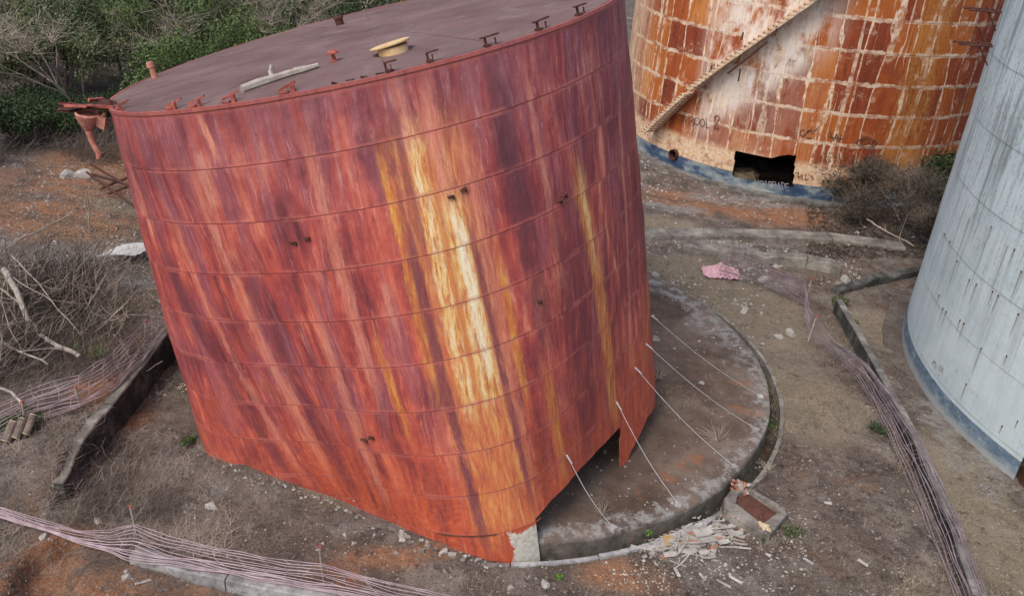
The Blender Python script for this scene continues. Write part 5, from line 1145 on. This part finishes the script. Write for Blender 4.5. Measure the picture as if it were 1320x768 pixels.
# named plants first (base pixel on the ground, kind, scale)
put_list = []
def base(px, py, z=0.5): return gp(px, py, z)[:2]
for px, py, kind, s_, lab in [(300, 118, 'green', 1.15, 'bright leafed tree rising just behind the middle left of the grey roof'), (232, 140, 'green', 1.0, 'green tree rising behind the left part of the grey roof'), (368, 95, 'bare', 1.35, 'tall pale leafless tree beside the dark gap behind the roof'),
        (330, 92, 'bare', 1.3, 'pale many stemmed leafless tree behind the bright green tree'), (265, 100, 'bare', 1.2, 'slim leafless tree between the two green ones behind the roof'), (110, 120, 'bare', 1.1, 'broad grey twiggy tree in the middle of the upper left thicket'), (60, 90, 'olive', 1.1, 'dusty tree at the far upper left with reddish tips'),
        (180, 150, 'dark', .7, 'small dark bush shaped tree just beyond the broken landing'), (420, 75, 'dark', 1.1, 'dark green tree behind the highest part of the roof outline')]:
    x, y = base(px, py+55, .5); put(kind, x, y, s_, lab, 'single trees that stand out of the thicket')
occ = []
for row, (yy, x0, x1, st_) in enumerate([(34.5, -27, -19, 2.4), (37, -30, -18, 2.2), (40, -34, -16.5, 2.6), (43.5, -38, -15, 2.8), (47.5, -42, -12, 3.0), (52, -46, -10, 3.2), (57, -50, -6, 3.4), (63, -56, -4, 3.8), (70, -62, 0, 4.2), (79, -70, 4, 5.0), (90, -80, 6, 6.0), (104, -90, 8, 7.5)]):
    x = x0
    while x < x1:
        kind = random.choices(['dark', 'olive', 'green', 'bare', 'shrub'], [.20, .42, .22, .12, .10])[0]
        xx, yy2 = x+random.uniform(-.8, .8), yy+random.uniform(-1.2, 1.2); px = 660+F_PX*((np.array([xx, yy2, 2])-ORG)@RT)/((np.array([xx, yy2, 2])-ORG)@fw)
        if px > 60 and px < 330 and kind == 'dark' and random.random() < .5: kind = 'green'
        q_ = np.array([xx, yy2, height(xx, yy2)])-ORG; py = 384-F_PX*(q_@UP)/(q_@fw)
        if -60 < px < 545 and py > -12:
            zone = 'at the left edge of the view' if px < 60 else ('left of the broken landing' if px < 130 else ('above the left corner of the roof' if px < 230 else ('above the middle of the roof outline' if px < 360 else 'above the branch and vents of the roof')))
            depth_ = ['first row', 'front row', 'front row', 'second row', 'second row', 'third row', 'third row', 'far row', 'far row', 'far row', 'far row', 'far row'][row]
            kd = {'dark': 'dark green tree', 'olive': 'olive scrub tree', 'green': 'mid green tree', 'bare': 'leafless grey tree', 'shrub': 'low dark bush'}[kind]
            put(kind, xx, yy2, random.uniform(.75, 1.1)*(1+row*.07), '%s %s, %s of the thicket' % (kd, zone, depth_))
        x += st_*random.uniform(.62, 1.0)
# front fringe of low bushes at upper left
for px, py, s_, kind in [(20, 185, .9, 'shrub'), (55, 178, .8, 'shrub'), (85, 176, .8, 'shrub'), (118, 172, .7, 'shrub'), (140, 165, .6, 'shrub'), (-25, 190, 1, 'shrub'), (35, 160, .8, 'shrub'), (75, 158, .9, 'shrub'), (165, 150, .7, 'shrub')]:
    x, y = base(px, py, .8); put(kind, x, y, s_, 'low dark bush %s at the front edge of the thicket' % {20: 'near the left side', 55: 'second from the left side', 85: 'just left of the broken landing', 118: 'right under the broken landing', 140: 'hidden behind the tank corner', -25: 'cut by the left side', 35: 'behind the first pair', 75: 'behind the third', 165: 'behind the rim post'}[px])
for k_ in prot:
    for r_ in prot[k_]:
        for ch in list(r_.children): bpy.data.objects.remove(ch)
        bpy.data.objects.remove(r_)
# scrub by the rust orange tank
def one(name, lab, cat, px, py, H_, W2, nleaf, ls, leaf, bare, z=0, sp=.8, r0=.05, bark='bark', rz=0, group=None):
    r_ = make_plant(name, lab, cat, H_, W2, nleaf, ls, leaf, r0, bare, sp, barkmat=bark, group=group); x, y = gp(px, py, z)[:2]; place(r_, x, y, 1, rz, True); return r_
one('dry_bush', 'grey half dead bush crowding the foot of the rust orange tank', 'bush', 1098, 262, 2.3, 3.0, 3600, .045, 'leaf_brown', 800, bark='twig')
one('dry_bush', 'brown leafless tangle of stems right in front of the dark green shrub', 'bush', 1160, 295, 2.4, 3.4, 2600, .045, 'leaf_brown', 900, bark='twig', sp=.8)
one('dry_bush', 'low brown bush spilling toward the wide kerb', 'bush', 1110, 288, 1.2, 2.8, 1800, .04, 'leaf_brown', 600, bark='twig', sp=1.1)
one('dry_bush', 'withered bush half hiding the opening side of the rust orange tank', 'bush', 1072, 262, 1.2, 1.8, 1200, .04, 'leaf_brown', 400, bark='twig')
one('green_bush', 'dark green shrub between the rust orange tank and the pale blue tank', 'bush', 1172, 252, 2.3, 2.8, 7000, .06, 'leaf_dark', 60)
one('green_bush', 'dark green shrub tucked close behind the pale blue tank edge', 'bush', 1212, 262, 2.4, 2.6, 6500, .06, 'leaf_dark', 60)
one('dry_bush', 'dark dry bush at the foot of the pale blue tank flank', 'bush', 1195, 318, 1.8, 2.6, 1800, .045, 'leaf_brown', 600, bark='twig', sp=1.0)
branch([(1118, 283, .3), (1145, 300, .3), (1178, 316, .15)], .035, .02, M['paletwig'], 'pale pole lying out of the brown tangle toward the kerb end', grp='branches by the far kerb')
branch([(1125, 232, 1.2), (1150, 262, .6), (1160, 285, .2)], .03, .03, M['paletwig'], 'pale arching stem in the brown tangle', grp='branches by the far kerb')
# tufts and weeds
for px, py, H_, W2, n_, leaf, lab in [(152, 392, .35, .9, 260, 'leaf_pale', 'cluster of pale dried leaves in the scrub left of the red tank'), (236, 500, .15, .35, 120, 'leaf_pale', 'few pale dried leaves between the blackened wall and the red tank'), (126, 458, .45, .75, 1100, 'leaf_bright', 'bright green tuft on the bank just above the left net'), (38, 592, .35, .9, 1500, 'leaf_green', 'green weeds below the sawn logs'), (12, 590, .35, .6, 900, 'leaf_green', 'small green weed patch at the left edge under the logs'),
        (832, 682, .18, .5, 800, 'leaf_bright', 'bright green weed growing in the pad gutter'), (720, 743, .14, .16, 260, 'leaf_bright', 'tiny bright green sprout below the white tank corner'), (742, 694, .14, .5, 400, 'leaf_green', 'faint green weeds in the gutter near the white tank corner'), (944, 606, .2, .2, 260, 'leaf_bright', 'small green sprig on the pad rim above the pit'), (992, 540, .22, .3, 260, 'leaf_green', 'sparse green weed outside the gutter of the pad'),
        (244, 572, .4, .35, 420, 'leaf_green', 'green weed growing at the left foot of the red tank'), (1080, 395, .7, .5, 900, 'leaf_olive', 'dusty creeper at the far end of the long straight wall'), (1092, 420, .5, .5, 700, 'leaf_dark', 'dark creeper hanging on the long straight wall'), (1132, 556, .3, .5, 500, 'leaf_dark', 'dark weed against the net on the long straight wall'), (980, 690, .2, .3, 260, 'leaf_dark', 'dark weed at the corner of the concrete pit'), (22, 672, .15, .2, 200, 'leaf_bright', 'small green weed under the pink net at far left'), (1020, 690, .3, .5, 420, 'leaf_olive', 'grey weed patch right of the concrete pit')]:
    zz = .75 if py < 560 and px < 215 else 0
    r_ = empty('weed', (0, 0, 0), lab, 'weed'); b_ = MB(); cs = [(np.array([rng.normal(0, W2*.22), rng.normal(0, W2*.22), H_*rng.uniform(.2, .6)]), W2*.25) for _ in range(9)]; leafcloud(b_, cs, n_, .028, .7); b_.build('leaves', M[leaf], r_, local=True)
    b_ = MB(); [b_.tube([np.zeros(3), c_*.6+rng.normal(0, .02, 3), c_], [.008, .006, .003], 3, cap=False) for c_, _ in cs]; b_.build('stems', M['twig'], r_, local=True)
    x, y = gp(px, py, zz)[:2]; place(r_, x, y, 1, 0, True)
for px, py, H_, lab in [(925, 560, .55, 'dry bleached grass clump standing on the right part of the pad'), (848, 480, .4, 'dry twiggy weed on the pad beside the red tank'), (775, 655, .3, 'dry stalks where the shortest wire meets the pad'), (885, 395, .4, 'dry grass clump on the far gutter edge'), (990, 600, .35, 'dry stalks just outside the pad gutter')]:
    zz = .3; c_ = gp(px, py+8, zz); r_ = empty('dry_tuft', tuple(c_), lab, 'grass tuft'); b_ = MB()
    for _ in range(26):
        a = rng.uniform(0, 6.28); e_ = rng.uniform(.2, 1.3); d_ = np.array([math.cos(a)*math.cos(e_), math.sin(a)*math.cos(e_), math.sin(e_)])*H_*rng.uniform(.5, 1.2); b_.tube([c_, c_+d_*.6+rng.normal(0, .02, 3), c_+d_-np.array([0, 0, .05])], [.006, .005, .002], 3, cap=False)
    b_.build('stalks', M['paletwig'], r_)
